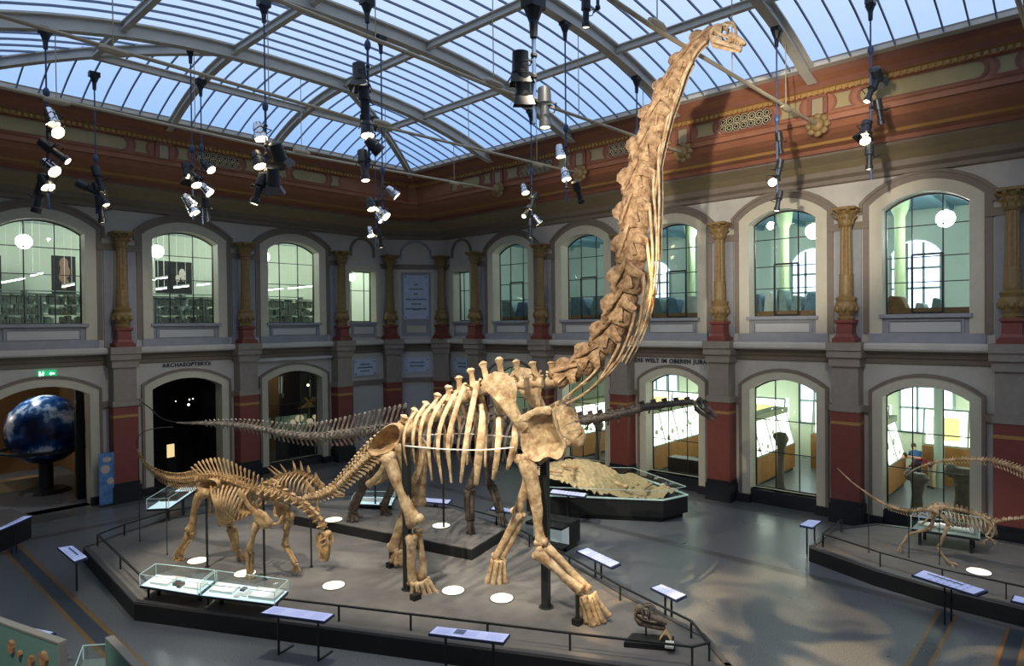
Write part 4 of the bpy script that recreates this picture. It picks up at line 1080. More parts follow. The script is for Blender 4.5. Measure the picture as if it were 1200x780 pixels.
# two visitors bending over the cases
def person(base, h, face, top, trousers, hair, lab, bend=.6):
    """standing person bending forward: one skinned body, clothes by height"""
    b = V(base); f = V((math.cos(face), math.sin(face), 0)); s = V((-f.y, f.x, 0)); u = V((0, 0, 1))
    r = thing('person', lab, 'person', b)
    P = lambda a, c, d: b + (f * a + s * c + u * d) * h
    sb, cb = math.sin(bend), math.cos(bend)
    hip = lambda c: P(0, c, .5); T = lambda t, c=0, e=0: P(t * sb + e * cb, c, .5 + t * cb - e * sb)
    bm = BM()
    tube(bm, [T(.0), T(.08), T(.2), T(.29), T(.33)], [(.085 * h, .06 * h), (.085 * h, .065 * h), (.1 * h, .07 * h), (.1 * h, .055 * h), (.035 * h, .035 * h)], 12, hint=s)
    for c in (-1, 1):
        sh = T(.29, .1 * c); el = sh + (f * .1 - u * .13 + s * .02 * c) * h; wr = el + (f * .13 - u * .06) * h
        tube(bm, [T(.28, .06 * c), sh, sh.lerp(el, .5), el, wr], [.035 * h, .034 * h, .028 * h, .025 * h, .02 * h], 8)
    obj('top', bm, top, r, 1)
    bm = BM()
    for c in (-1, 1): tube(bm, [hip(.05 * c) + u * .04 * h, hip(.05 * c), P(.01, .055 * c, .27), P(-.01, .055 * c, .04)], [.06 * h, .058 * h, .042 * h, .033 * h], 10)
    obj('trousers', bm, trousers, r, 1)
    bm = BM()
    nk = T(.32); hd = nk + (f * sb * .5 + u * .075 + f * .02) * h * .9
    tube(bm, [nk, hd], [.03 * h, .03 * h], 8); ball(bm, hd, .062 * h, (.9, .8, 1.15)); ball(bm, hd + f * .06 * h - u * .01 * h, .012 * h, u=6, v=5)
    for c in (-1, 1):
        el = T(.29, .1 * c) + (f * .1 - u * .13 + s * .02 * c) * h; wr = el + (f * .13 - u * .06) * h
        tube(bm, [wr, wr + (f * .035 - u * .012) * h], [.018 * h, .022 * h], 8)
        for q in range(4): tube(bm, [wr + (f * .035 - u * .012 + s * (q - 1.5) * .009) * h, wr + (f * .065 - u * .02 + s * (q - 1.5) * .011) * h, wr + (f * .078 - u * .034 + s * (q - 1.5) * .011) * h], .005 * h, 5)
        tube(bm, [wr + (f * .01 - s * .015 * c) * h, wr + (f * .045 - s * .035 * c - u * .01) * h], .006 * h, 5)
    obj('body', bm, M_skin, r, 1)
    bm = BM(); ball(bm, hd + u * .02 * h - f * .015 * h, .066 * h, (.95, .85, 1.0)); obj('hair', bm, hair, r, 1)
    bm = BM()
    for c in (-1, 1): ball(bm, P(.03, .055 * c, .022), .04 * h, (1.6, .8, .55), Matrix((f, s, u)).transposed())
    obj('shoe', bm, M_black, r, 1)
person((29.6, on_x(1092, 545, 29.6).y, 0), 1.72, 2.4, mat('dark_red_cloth', (112, 28, 34), .8), mat('beige_cloth', (186, 176, 146), .8), mat('dark_hair', (40, 30, 24), .7), 'person in dark red top and pale trousers bending over a case', 1.0)
person((29.6, on_x(1076, 545, 29.9).y, 0), 1.7, .4, mat('blue_cloth', (52, 92, 140), .8), mat('navy_cloth', (40, 46, 66), .8), mat('brown_hair', (70, 50, 36), .7), 'person in blue top beside the person in dark red', .35)

# upper store room: pillars, globe lamps, wrapped objects
def globe_lamp(p, r, lab, ztop, rad=.2):
    t = thing('pendant_lamp', lab, 'lamp', p, 'round pendant lamps behind the upper windows')
    bm = BM(); ball(bm, p, r, u=16, v=10); obj('globe', bm, M_globe, t, 1)
    bm = BM(); tube(bm, [p + V((0, 0, r * .95)), (p.x, p.y, ztop)], .018, 6); tube(bm, [p + V((0, 0, r * .85)), p + V((0, 0, r * 1.2))], .07, 8); obj('rod', bm, M_shelf, t)
for px, py, X, lab in ((1108, 256, 27.2, 'bright globe lamp in the largest right upper window'), (953, 271, 27.2, 'bright globe lamp at the right of the second largest right window')):
    p = on_x(px, py, X); globe_lamp(p, .3, lab, 11.3); room_light(p - V((0, 0, .5)), 150, (.95, 1, .95), .3)
for y in (13.5, 18.5, 22.5): room_light((28, y, 10.2), 120, (.92, 1, .95), .3)
room_light((28, 1, 10.2), 110, (.92, 1, .95), .3)
for k in range(1, 6):
    bm = BM(); lathe(bm, [(.28, 0), (.24, .2), (.2, .3), (.18, 4.6), (.3, 4.9), (.34, 5.3)], (28.2, RY[k] - .4, 5.8), 14); struct('store_column', bm, mat('pale_green_pillar_%d' % k, (196, 218, 170), .5), smooth=.6)
def covered(X, px0, px1, ztop, lab, m, name='wrapped_object'):
    a = on_x(px0, 372, X); b = on_x(px1, 372, X); y0, y1 = sorted((a.y, b.y)); bm = BM()
    pts = [(y0, 5.8), (y1, 5.8), (y1, ztop * .6 + 5.8 * .4), (lerp(y0, y1, .8), ztop), (lerp(y0, y1, .25), ztop * .97 + .03 * 5.8), (y0, ztop * .7 + 5.8 * .3)]
    lo = [bm.verts.new((X, y, z)) for y, z in pts]; hi = [bm.verts.new((X + .7, y, z)) for y, z in pts]
    for i in range(6): bm.faces.new((lo[i], lo[(i + 1) % 6], hi[(i + 1) % 6], hi[i]))
    bm.faces.new(hi); bm.faces.new(lo[::-1])
    bmesh.ops.bevel(bm, geom=bm.edges[:], offset=.04, segments=1, affect='EDGES')
    tag(obj(name, bm, m), lab, 'stored object')
Mw = [mat('store_grey', (130, 160, 160), .7, noise=.3, nscale=5), mat('store_pale', (200, 214, 212), .7, noise=.2, nscale=4), mat('store_brown', (136, 104, 66), .7, noise=.3, nscale=4), mat('store_blue', (92, 130, 156), .6, noise=.3, nscale=5), mat('store_dark', (46, 54, 64), .6, noise=.3, nscale=6)]
covered(24.9, 1036, 1062, 7.35, 'brown tapering crate inside the largest right window', Mw[2], 'storage_crate'); covered(25.2, 1070, 1086, 7.1, 'pale wrapped bundle behind the casement of the largest window', Mw[1]); covered(25.3, 1090, 1105, 7.25, 'grey wrapped bundle at the middle of the largest window', Mw[0]); covered(25.0, 1108, 1135, 6.9, 'low dark bundle at the right of the largest window', Mw[4])
for k, (a, b, z, m, l) in enumerate(((884, 893, 7.6, 3, 'blue framed board leaning left inside the second window'), (895, 906, 7.7, 1, 'pale board leaning inside the second window'), (908, 922, 7.75, 0, 'grey wrapped slab at the centre of the second window'), (926, 940, 7.5, 0, 'grey wrapped slab right of centre in the second window'), (942, 962, 7.6, 3, 'blue wrapped slab at the right of the second window'))): covered(25.0 + .1 * k, a, b, z, l, Mw[m])
for k, (a, b, z, m, l) in enumerate(((762, 776, 7.6, 0, 'grey wrapped slab left inside the window right of the neck'), (780, 795, 7.6, 3, 'blue grey slab inside the window right of the neck'), (798, 824, 7.65, 1, 'pale slab at the right inside the window beside the neck'), (664, 690, 7.8, 3, 'blue covered case in the window left of the neck'), (690, 716, 7.8, 0, 'grey covered case touching the neck outline'), (584, 602, 7.8, 0, 'grey covered case in the window near the corner'), (603, 622, 7.7, 3, 'blue covered case in the window near the corner'))): covered(25.0 + .13 * k, a, b, z, l, Mw[m])
bm = BM(); boxz(bm, 24.2, 24.7, -2, 24, 5.8, 6.9)
o = obj('storage_bench', bm, Mw[2]); tag(o, 'long brown storage bench behind the right upper windows', 'bench')

# upper library on the left: shelving, strip lights, dark posters
YB = 36.0
bm = BM(); quad(bm, (-8, YB, 5.8), (22, YB, 5.8), (22, YB, 11.3), (-8, YB, 11.3)); quad(bm, (22, 28.3, 5.8), (22, YB, 5.8), (22, YB, 11.3), (22, 28.3, 11.3)); quad(bm, (-8, 28.3, 5.8), (-8, YB, 5.8), (-8, YB, 11.3), (-8, 28.3, 11.3)); struct('wall_library', bm, mat('library_wall', (206, 214, 196), .7))
bm = BM(); boxz(bm, -8, 22, 28.36, YB, 5.25, 5.78); struct('floor_library', bm, M_roomfloor)
bm = BM(); boxz(bm, -8, 22, 28.36, YB, 11.3, 11.5); boxz(bm, -8, 22, 30, 30.3, 11, 11.3); boxz(bm, -8, 22, 33, 33.3, 11, 11.3); struct('ceiling_library', bm, M_roomceil)
for k, (x, lab) in enumerate(((5.3, 'far left library window'), (7.4, 'far left library window, right half'), (9.4, 'middle library window, left half'), (11.5, 'middle library window'), (13.6, 'middle library window, right edge'), (15.7, 'third library window'), (17.8, 'third library window, right edge'), (3.2, 'left picture edge'))):
    for row, y in enumerate((30.6, 33.0)):
        t = thing('shelf_unit', 'grey shelf unit full of boxes, %s row behind the %s' % (('front', 'back')[row], lab), 'shelf', (x, y, 5.8), 'library shelving on the upper floor')
        bm = BM(); h = 2.1 + .25 * row
        for sx in (-1, 1): boxz(bm, x + sx * 1.0 - .03, x + sx * 1.0 + .03, y - .25, y + .25, 5.8, 5.8 + h)
        for q in range(6): boxz(bm, x - 1, x + 1, y - .25, y + .25, 5.85 + q * h / 5.2, 5.88 + q * h / 5.2)
        obj('frame', bm, M_shelf, t)
        bm = BM()
        for q in range(5):
            xx = x - .93
            while xx < x + .85:
                w = R2.uniform(.08, .24)
                if R2.random() < .85: boxz(bm, xx, xx + w - .02, y - .2, y + .2, 5.88 + q * h / 5.2, 5.88 + q * h / 5.2 + R2.uniform(.2, .36))
                xx += w
        o = obj('box_row', bm, M_books, t); o['kind'] = 'stuff'
def poster(px0, px1, py0, py1, Y, lab, blob):
    a = on_y(px0, py0, Y); b = on_y(px1, py1, Y); t = thing('poster', lab, 'poster', ((a.x + b.x) / 2, Y, b.z))
    bm = BM(); boxz(bm, a.x, b.x, Y - .03, Y + .03, b.z, a.z); obj('sheet', bm, M_darkroom, t)
    bm = BM()
    for u, v, s in blob: ball(bm, (lerp(a.x, b.x, u), Y - .035, lerp(b.z, a.z, v)), s, (1, .08, 1.5), u=7, v=5)
    obj('picture', bm, mat('poster_print_%d' % len(MATS), (196, 180, 170) if len(blob) < 5 else (130, 96, 80), .6), t)
poster(60, 89, 299, 345, 34.0, 'dark hanging poster with a faint reddish figure behind the far left window', [(.5, .8, .18), (.55, .6, .2), (.45, .45, .16), (.55, .3, .14), (.5, .2, .1)])
poster(182, 225, 305, 346, 34.0, 'dark hanging poster with a pale shape behind the middle left window', [(.72, .65, .16), (.6, .5, .12), (.75, .5, .1)])
poster(-20, 2, 298, 348, 34.0, 'dark hanging poster cut by the left picture edge', [(.5, .6, .2)])
def strip(pa, pb, Y0, Y1, lab):
    a = on_y(*pa, Y0); b = on_y(*pb, Y1); t = thing('strip_light', lab, 'strip light', (a + b) / 2, 'strip lights in the library')
    bm = BM(); bar(bm, a, b, .09, .05); obj('tube', bm, M_tubelight, t)
    bm = BM(); bar(bm, a + V((0, 0, .06)), b + V((0, 0, .06)), .16, .06)
    for q in (.2, .8): p = a.lerp(b, q); tube(bm, [p, (p.x, p.y, 10.98)], .008, 4)
    obj('housing', bm, M_white, t)
for i, (pa, pb, y0, y1, lab) in enumerate((((2, 331), (29, 326), 30.5, 30.5, 'strip light left in the far left window'), ((36, 323), (50, 320), 31.5, 31.5, 'strip light middle in the far left window'), ((73, 336), (87, 333), 31, 31, 'strip light before the dark poster in the far left window'),
        ((176, 328), (196, 325), 30.5, 30.5, 'upper strip light in the middle left window'), ((183, 339), (195, 337.5), 31.5, 31.5, 'lower left strip light in the middle left window'), ((204, 337), (221, 335), 31.5, 31.5, 'strip light under the pale poster shape'), ((231, 334), (245, 332.5), 31.5, 31.5, 'right strip light in the middle left window'),
        ((311, 340), (331, 338), 31, 31, 'left strip light in the third left window'), ((338, 338), (367, 335), 31, 31, 'right strip light in the third left window'))): strip(pa, pb, y0, y1, lab)
for px, py, lab in ((28, 283, 'bright globe lamp in the far left upper window'), (184, 294.5, 'bright globe lamp in the middle left upper window'), (309, 301, 'bright globe lamp at the left of the third left window'), (412, 325, 'faint globe lamp in the narrow left corner window')):
    p = on_y(px, py, 30.0); globe_lamp(p, .27 if px < 400 else .2, lab, 11.3)
for x in (4.5, 10, 15.5, 19.8): room_light((x, 32, 10.3), 190, (.94, 1, .9), .3)
bm = BM(); boxz(bm, 20.9, 23.7, 28.4, 28.5, 5.8, 11.3); struct('wall_corner_room', bm, M_roomwall)

# ground floor behind the left wall
bm = BM(); quad(bm, (-8, 37, 0), (8.4, 37, 0), (8.4, 37, 5.3), (-8, 37, 5.3)); quad(bm, (8.4, 28.4, 0), (8.4, 37, 0), (8.4, 37, 5.3), (8.4, 28.4, 5.3)); quad(bm, (-8, 28.4, 0), (-8, 37, 0), (-8, 37, 5.3), (-8, 28.4, 5.3)); struct('wall_globe_room', bm, M_brownroom)
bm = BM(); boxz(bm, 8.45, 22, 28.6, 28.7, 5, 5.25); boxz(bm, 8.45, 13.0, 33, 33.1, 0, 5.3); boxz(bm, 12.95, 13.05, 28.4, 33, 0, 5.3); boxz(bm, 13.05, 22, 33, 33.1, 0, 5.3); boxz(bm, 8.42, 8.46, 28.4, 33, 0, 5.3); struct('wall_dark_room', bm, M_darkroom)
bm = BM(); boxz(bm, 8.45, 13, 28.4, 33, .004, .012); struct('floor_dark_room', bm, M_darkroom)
room_light((2.5, 34.5, 4.6), 90, (1, .8, .5), .3); room_light((6.9, 28.9, 5.0), 5, (.9, .95, 1), .2)
gc = on_y(53, 503, 31.6)
t = thing('earth_globe', 'large dark blue earth globe with white clouds in the left archway', 'globe', (gc.x, gc.y, 0))
em = bpy.data.materials.new('earth_surface'); em.use_nodes = True; nt = em.node_tree; b = nt.nodes['Principled BSDF']; b.inputs['Roughness'].default_value = .25
tc = nt.nodes.new('ShaderNodeTexCoord'); nz = nt.nodes.new('ShaderNodeTexNoise'); nz.inputs['Scale'].default_value = 1.1; nz.inputs['Detail'].default_value = 7; nt.links.new(tc.outputs['Object'], nz.inputs['Vector'])
rp = nt.nodes.new('ShaderNodeValToRGB'); sz = nt.nodes.new('ShaderNodeSeparateXYZ'); nt.links.new(tc.outputs['Generated'], sz.inputs[0]); fz = node_math(nt, 'MULTIPLY_ADD', node_math(nt, 'POWER', sz.outputs['Z'], 5), .16, nz.outputs['Fac'])
nt.links.new(fz, rp.inputs['Fac']); el = rp.color_ramp.elements
el[0].position = .42; el[0].color = srgb(8, 24, 62); el[1].position = .68; el[1].color = srgb(226, 234, 244)
for p, c in ((.52, (14, 48, 104)), (.59, (48, 88, 140)), (.62, (150, 180, 210))): e = el.new(p); e.color = srgb(*c)
nt.links.new(rp.outputs['Color'], b.inputs['Base Color'])
bm = BM(); ball(bm, gc, 1.38, u=40, v=24); obj('sphere', bm, em, t, 1)
bm = BM(); tube(bm, [gc + V((1.5 * math.cos(a * PI / 12), 1.5 * math.sin(a * PI / 12), -.75)) for a in range(25)], .07, 6, cap=False); lathe(bm, [(.9, 0), (.7, .12), (.25, .2), (.25, gc.z - 1.3)], (gc.x, gc.y, 0), 16); obj('stand', bm, M_black, t)
bm = BM(); prism(bm, [(gc.x - 3.6, 32.6), (gc.x + .1, 32.6), (gc.x + .1, 33.1), (gc.x - 3.6, 33.1)], 0, .45); tag(obj('display_bench', bm, mat('beige_bench', (206, 176, 132), .6)), 'beige low bench lit warmly under the earth globe', 'bench')
cxp = on_y(93.5, 500, 29.2); bm = BM(); boxz(bm, cxp.x - .14, cxp.x + .14, 29.1, 29.35, 0, 5.2); struct('globe_room_column', bm, M_black)
bm = BM(); boxz(bm, 2.2, 4.6, 33.2, 33.6, 0, 1.9)
t = tag(obj('display_cabinet', bm, M_black), 'dark cabinet with small lit fossils left of the earth globe', 'cabinet'); bm = BM()
for i in range(14): ball(bm, (R2.uniform(3.4, 4.5), 33.15, R2.uniform(1.9, 2.9)), R2.uniform(.07, .14), (1, .4, 1.3), u=6, v=5)
obj('specimen_mount', bm, mat('lit_specimen', (220, 190, 130), .6, emit=(230, 190, 120), estr=.5), t)
l = bpy.data.lights.new('globe_spot', 'SPOT'); l.energy = 150; l.spot_size = 1.7; l.shadow_soft_size = .1; o = link('globe_spot', l); o.location = (5.9, 31.7, 5.2); o.rotation_euler = (gc + V((0, .2, 1)) - o.location).to_track_quat('-Z', 'Y').to_euler()
# dark room with one small lit slab
p = on_y(200, 528, 30.4); t = thing('lit_slab', 'small cream lit slab glowing in the darkened archway', 'fossil slab', (p.x, p.y, 0))
bm = BM(); box(bm, p, (.34, .05, .58), rotz(.2), bev=.02); obj('slab', bm, mat('cream_slab', (230, 206, 150), .6, emit=(240, 210, 150), estr=.7), t)
bm = BM(); boxz(bm, p.x - .2, p.x + .2, p.y - .1, p.y + .2, 0, p.z - .28); obj('pedestal', bm, M_darkroom, t)
for i, (px, py, s) in enumerate(((221, 474, .035), (222, 468, .02), (206, 470, .015), (226, 467, .02))):
    p = on_y(px, py, 31.4); bm = BM(); ball(bm, p, s * 1.4, u=8, v=6); o = obj('pin_spotlight', bm, mat('pin_light_%d' % i, (240, 240, 240), .5, emit=(255, 250, 240), estr=4)); bm = BM(); tube(bm, [p, (p.x, p.y, 5.0)], .008, 4); obj('cord', bm, M_darkroom, o); tag(o, ['largest tiny ceiling spot in the darkened archway', 'tiny ceiling spot just above the largest one in the darkened archway', 'leftmost tiny ceiling spot in the darkened archway', 'rightmost tiny ceiling spot in the darkened archway'][i], 'spotlight')
# third arch: table with stones behind the glass
a = on_y(340, 512, 29.6); t = thing('stone_case', 'green-backed glass case with pale stones in the third left arch', 'display case', (a.x, a.y, 0))
bm = BM(); boxz(bm, a.x - .5, a.x + 1.2, 29.4, 30.1, 0, a.z); obj('plinth', bm, M_darkroom, t)
bm = BM(); boxz(bm, a.x - .5, a.x + 1.2, 30.05, 30.1, a.z, a.z + .98); boxz(bm, a.x - 1.7, a.x - .75, 30.05, 30.1, a.z, a.z + .98); obj('back_panel', bm, mat('green_back', (126, 150, 124), .6, emit=(126, 150, 124), estr=.12), t)
bm = BM(); boxz(bm, a.x - .5, a.x + 1.2, 29.4, 30.04, a.z, a.z + 1.0); obj('glass_hood', bm, M_glass, t)
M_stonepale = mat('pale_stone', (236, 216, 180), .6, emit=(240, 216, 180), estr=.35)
for i, (px, py, s, lb) in enumerate(((343, 494, .12, 'small pale stone left in the green-backed case'), (351, 490, .2, 'largest pale stone in the green-backed case'), (363, 493, .15, 'long pale stone in the green-backed case'), (369, 488, .12, 'pale stone at the right of the green-backed case'))):
    p = on_y(px, py, 29.8); bm = BM(); ball(bm, p, s, (1.2, .7, .9), u=7, v=5); tube(bm, [p, (p.x, p.y, a.z)], .02, 5); tag(obj('stone', bm, M_stonepale), lb, 'stone')
p = on_y(362, 472, 31.5); bm = BM()
for i in range(8): tube(bm, [p + V((R2.uniform(-.5, .5), 0, -.2)), p + V((R2.uniform(-.6, .6), R2.uniform(-.1, .1), .3))], [.07, .03], 6)
tube(bm, [(p.x, p.y, 0), p - V((0, 0, .2))], .04, 6); bar(bm, p + V((-.6, 0, -.2)), p + V((.6, 0, -.2)), .1, .04); tag(obj('bone_mount', bm, mat('amber_bone', (190, 150, 90), .6)), 'amber lit bones standing above the green-backed case', 'bones')
room_light((16.6, 31.2, 4.5), 20, (1, .75, .4), .1); bm = BM(); q = on_y(361, 451, 31); ball(bm, q, .06, u=8, v=6); o = obj('pin_spotlight', bm, M_lampdim); bm = BM(); tube(bm, [q, (q.x, q.y, 5.2)], .01, 4); obj('cord', bm, M_darkroom, o); tag(o, 'small bright ceiling spot in the third left arch', 'spotlight')
bm = BM(); boxz(bm, 16.2, 17.2, 32.5, 32.9, 0, 5.2); struct('amber_wall_strip', bm, M_brownroom)
# ================================================================== hanging spotlight poles
SPOTS = []
def frame_to(d):
    d = V(d).normalized(); s = d.orthogonal().normalized() if abs(d.z) > .98 else d.cross(V((0, 0, 1))).normalized()
    u = s.cross(d); return Matrix((d, s, u)).transposed()
def rig(top, zlow, lamps, lab, lamp_scale=1.0, ztop=None):
    """top: attachment point, pole hangs to zlow; lamps [(side offset in m along camera right, z, kind, aim vector)]"""
    r = thing('hanging_spotlight_pole', lab, 'spotlight pole', (top.x, top.y, zlow), 'poles of spotlights hanging from the glass roof')
    bm = BM(); tube(bm, [(top.x, top.y, top.z - .5), (top.x, top.y, lamps[0][1] + .5)], .02, 6); obj('cable', bm, M_cable, r)
    bm = BM(); tube(bm, [(top.x, top.y, lamps[0][1] + .55), (top.x, top.y, zlow)], .028, 8); obj('pole', bm, M_cable, r)
    bm = BM(); boxz(bm, top.x - .14, top.x + .14, top.y - .1, top.y + .1, top.z - .12, top.z + .02); lathe(bm, [(.05, -.5), (.06, -.3), (.13, -.12)], top, 8); obj('roof_clamp', bm, M_darkmetal, r)
    bm = BM(); ball(bm, (top.x, top.y, lamps[0][1] + .62), .075, (1, 1, 1.7), u=8, v=6); obj('cable_joint', bm, M_cable, r)
    for off, z, kind, aim in lamps:
        s = lamp_scale; aim = V(aim).normalized(); A = frame_to(aim)
        c = V((top.x, top.y, z)) + RGT0 * off
        bm = BM()
        if kind == 'par':      # short round can with flared mouth
            prof = [(-.26, .05), (-.24, .1), (-.12, .13), (.02, .14), (.16, .17), (.17, .155)]
            L, lr, back = .165, .15, .0
        elif kind == 'prof':   # long profile lamp
            prof = [(-.42, .07), (-.4, .12), (-.1, .13), (-.08, .085), (.22, .085), (.24, .11), (.36, .11), (.37, .1)]
            L, lr, back = .372, .095, 0
        else:                  # fresnel box with barn doors
            prof = [(-.24, .1), (-.22, .15), (.12, .16), (.14, .17), (.18, .17), (.19, .15)]
            L, lr, back = .195, .145, 0
        rings = []
        for q, rad in prof:
            rings.append([bm.verts.new(c + A @ V((q * s, rad * s * math.cos(2 * PI * j / 14), rad * s * math.sin(2 * PI * j / 14)))) for j in range(14)])
        for i in range(len(rings) - 1):
            for j in range(14): bm.faces.new((rings[i][j], rings[i][(j + 1) % 14], rings[i + 1][(j + 1) % 14], rings[i + 1][j]))
        bm.faces.new(rings[0])
        bmesh.ops.recalc_face_normals(bm, faces=bm.faces)
        sp = obj('spotlight', bm, M_chrome if kind == 'par' and RND.random() < .45 else M_darkmetal, r, .6)
        bm = BM(); disc(bm, c + A @ V((L * s - .02, 0, 0)), lr * s, aim, 14); obj('lens', bm, M_lamp if kind == 'par' else M_lampdim, sp)
        bm = BM(); w = .19 * s
        tube(bm, [c + A @ V((0, -w, 0)), c + A @ V((-.02, -w, .2 * s)), c + A @ V((-.02, w, .2 * s)), c + A @ V((0, w, 0))], .014 * s, 5)
        tube(bm, [c + A @ V((-.02, 0, .2 * s)), (top.x, top.y, z + .16 * s)], .02, 5); ball(bm, (top.x, top.y, z + .16 * s), .05, u=6, v=5); obj('yoke', bm, M_black, sp)
        if kind == 'fres':
            bm = BM()
            for q in range(4):
                a = q * PI / 2; e = V((0, math.cos(a), math.sin(a))); t = V((0, -math.sin(a), math.cos(a)))
                p = [V((.19, 0, 0)) + e * .15 + t * .15, V((.19, 0, 0)) + e * .15 - t * .15, V((.36, 0, 0)) + e * .26 - t * .2, V((.36, 0, 0)) + e * .26 + t * .2]
                quad(bm, *[c + A @ (x * s) for x in p])
            obj('barn_door', bm, M_black, sp)
def up(px, py, Y): return on_y(px, py, Y)
def zz(px, py, top):
    """height of pixel py on the vertical through top"""
    d = ray(px, py); t = math.hypot(top.x, top.y) / math.hypot(d.x, d.y); return EYE.z + d.z * t
def mkrig(px, py, Y, ylow, lamps, lab, s=1.0, atroof=True):
    top = up(px, py, Y)
    if atroof: top.z = zv(top.x) - .3 if Y <= YARCH + .1 else ze(min(Y, YE)) - .25
    depth = (top - EYE).dot(FWD)
    ls = [((lx - px) * depth / FPX, zz(px, ly, top), k, a) for lx, ly, k, a in lamps]
    rig(top, zz(px, ylow, top), ls, lab, s)
    return top
toC = V((.3, -.5, -.8)); dn = V((.1, -.2, -1)); cam_d = V((-.4, -.6, -.55))
mkrig(53, 40, RY[1], 245, [(58, 138, 'par', (.2, -.3, -1)), (62, 152, 'par', (.25, -.75, -.5)), (62, 178, 'prof', (.6, -.5, -.6)), (56, 196, 'par', (.3, -.5, -.5)), (50, 214, 'par', (.2, -.5, -.7)), (42, 232, 'prof', (-.2, .1, -1))], 'leftmost hanging pole of spotlights, before the far left window')
mkrig(110, 71, 22.2, 250, [(113, 210, 'prof', (.2, -.2, -1)), (104, 222, 'prof', (.7, -.3, -.4)), (116, 228, 'prof', (.2, -.4, -.8)), (115, 246, 'prof', (.1, 0, -1))], 'hanging pole with four dim spotlights, second from the left')
mkrig(223, 58, RY[1] + .2, 258, [(218, 200, 'fres', (.1, -.4, -1)), (226, 212, 'par', (.1, -.5, -.8)), (219, 236, 'par', (.5, -.4, -.8)), (222, 244, 'par', (.3, -.4, -.9))], 'hanging spotlight pole in front of the pierced grate on the left', .95)
mkrig(235, 100, 21.2, 262, [(243, 196, 'par', (.2, -.5, -.5)), (240, 222, 'par', (.4, -.5, -.6)), (240, 246, 'prof', (.1, 0, -1))], 'hanging spotlight pole just right of the pierced grate pole', .95)
mkrig(309, 2, RY[2], 230, [(302, 155, 'par', (.1, -.3, -1)), (323, 178, 'fres', (.5, .3, -.8)), (300, 188, 'par', (.1, -.4, -.9)), (317, 208, 'fres', (.2, .3, -1)), (300, 222, 'prof', (-.3, .1, -1))], 'hanging spotlight pole between the two left upper windows', 1.0, False)
mkrig(430, 0, RY[3] + 1.5, 196, [(420, 86, 'fres', (0, -.1, -1)), (425, 122, 'prof', (.1, .1, -1)), (428, 152, 'par', (-.1, -.3, -1)), (437, 172, 'par', (.6, -.3, -.6)), (424, 195, 'prof', (-.1, -.3, -1))], 'large hanging spotlight pole in front of the roof corner', .95, False)
mkrig(446, 40, RY[2], 262, [(458, 226, 'par', (.5, -.4, -.6)), (432, 240, 'par', (.0, -.4, -.8)), (446, 250, 'par', (.2, -.5, -.5))], 'hanging pole with three bright lamps below the roof corner', .85)
mkrig(439, 119, 20.6, 288, [(443, 255, 'par', (.2, -.4, -.6)), (432, 272, 'par', (.0, -.3, -.9)), (443, 280, 'prof', (.1, -.1, -1))], 'far hanging spotlight pole half hidden below the roof corner', .9)
mkrig(625, 0, RY[4] - .6, 145, [(609, 75, 'fres', (.1, .1, -1)), (613, 100, 'fres', (.15, .15, -1)), (637, 128, 'prof', (-.1, -.1, -1))], 'nearest hanging pole with three black spotlights at the upper middle', .72, False)
mkrig(662, 31, RY[3], 235, [(655, 178, 'par', (0, -.2, -1)), (661, 205, 'par', (-.05, -.3, -1)), (676, 226, 'prof', (.6, .1, -.8))], 'hanging spotlight pole left of the raised neck, above the arches', .8)
mkrig(622, 135, RY[2], 285, [(614, 222, 'par', (-.1, -.4, -1)), (624, 236, 'prof', (-.3, .2, -.9)), (616, 248, 'prof', (-.7, -.2, -.6)), (628, 258, 'par', (.4, -.4, -.8)), (620, 268, 'prof', (0, 0, -1))], 'hanging spotlight pole near the second right-wall grate', .85)
mkrig(746, 97, RY[3], 232, [(748, 180, 'prof', (0, 0, -1)), (748, 205, 'par', (.1, -.2, -1))], 'hanging spotlight pole hidden behind the raised neck', .75)
mkrig(910, 46, RY[4], 246, [(913, 168, 'prof', (.3, 0, -1)), (912, 200, 'prof', (.1, .2, -1)), (904, 212, 'par', (-.6, -.3, -.4)), (911, 236, 'prof', (-.2, .1, -1))], 'thin hanging spotlight pole right of the raised skull', .7)
mkrig(1020, 0, 4.4, 210, [(1027, 88, 'fres', (.6, 0, -.5)), (1020, 108, 'prof', (-.4, .2, -.8)), (1030, 132, 'prof', (.3, -.1, -1)), (1014, 150, 'fres', (-.3, .1, -.9)), (1012, 162, 'par', (-.5, -.3, -.6)), (1018, 185, 'prof', (-.05, 0, -1))], 'rightmost hanging spotlight pole before the rust cornice', .8, False)
mkrig(700, -60, RY[4], 8, [(687, -4, 'prof', (.1, .1, -1)), (686, 16, 'prof', (.05, .05, -1))], 'spotlight pole cut by the top edge above the raised neck', .62, False)
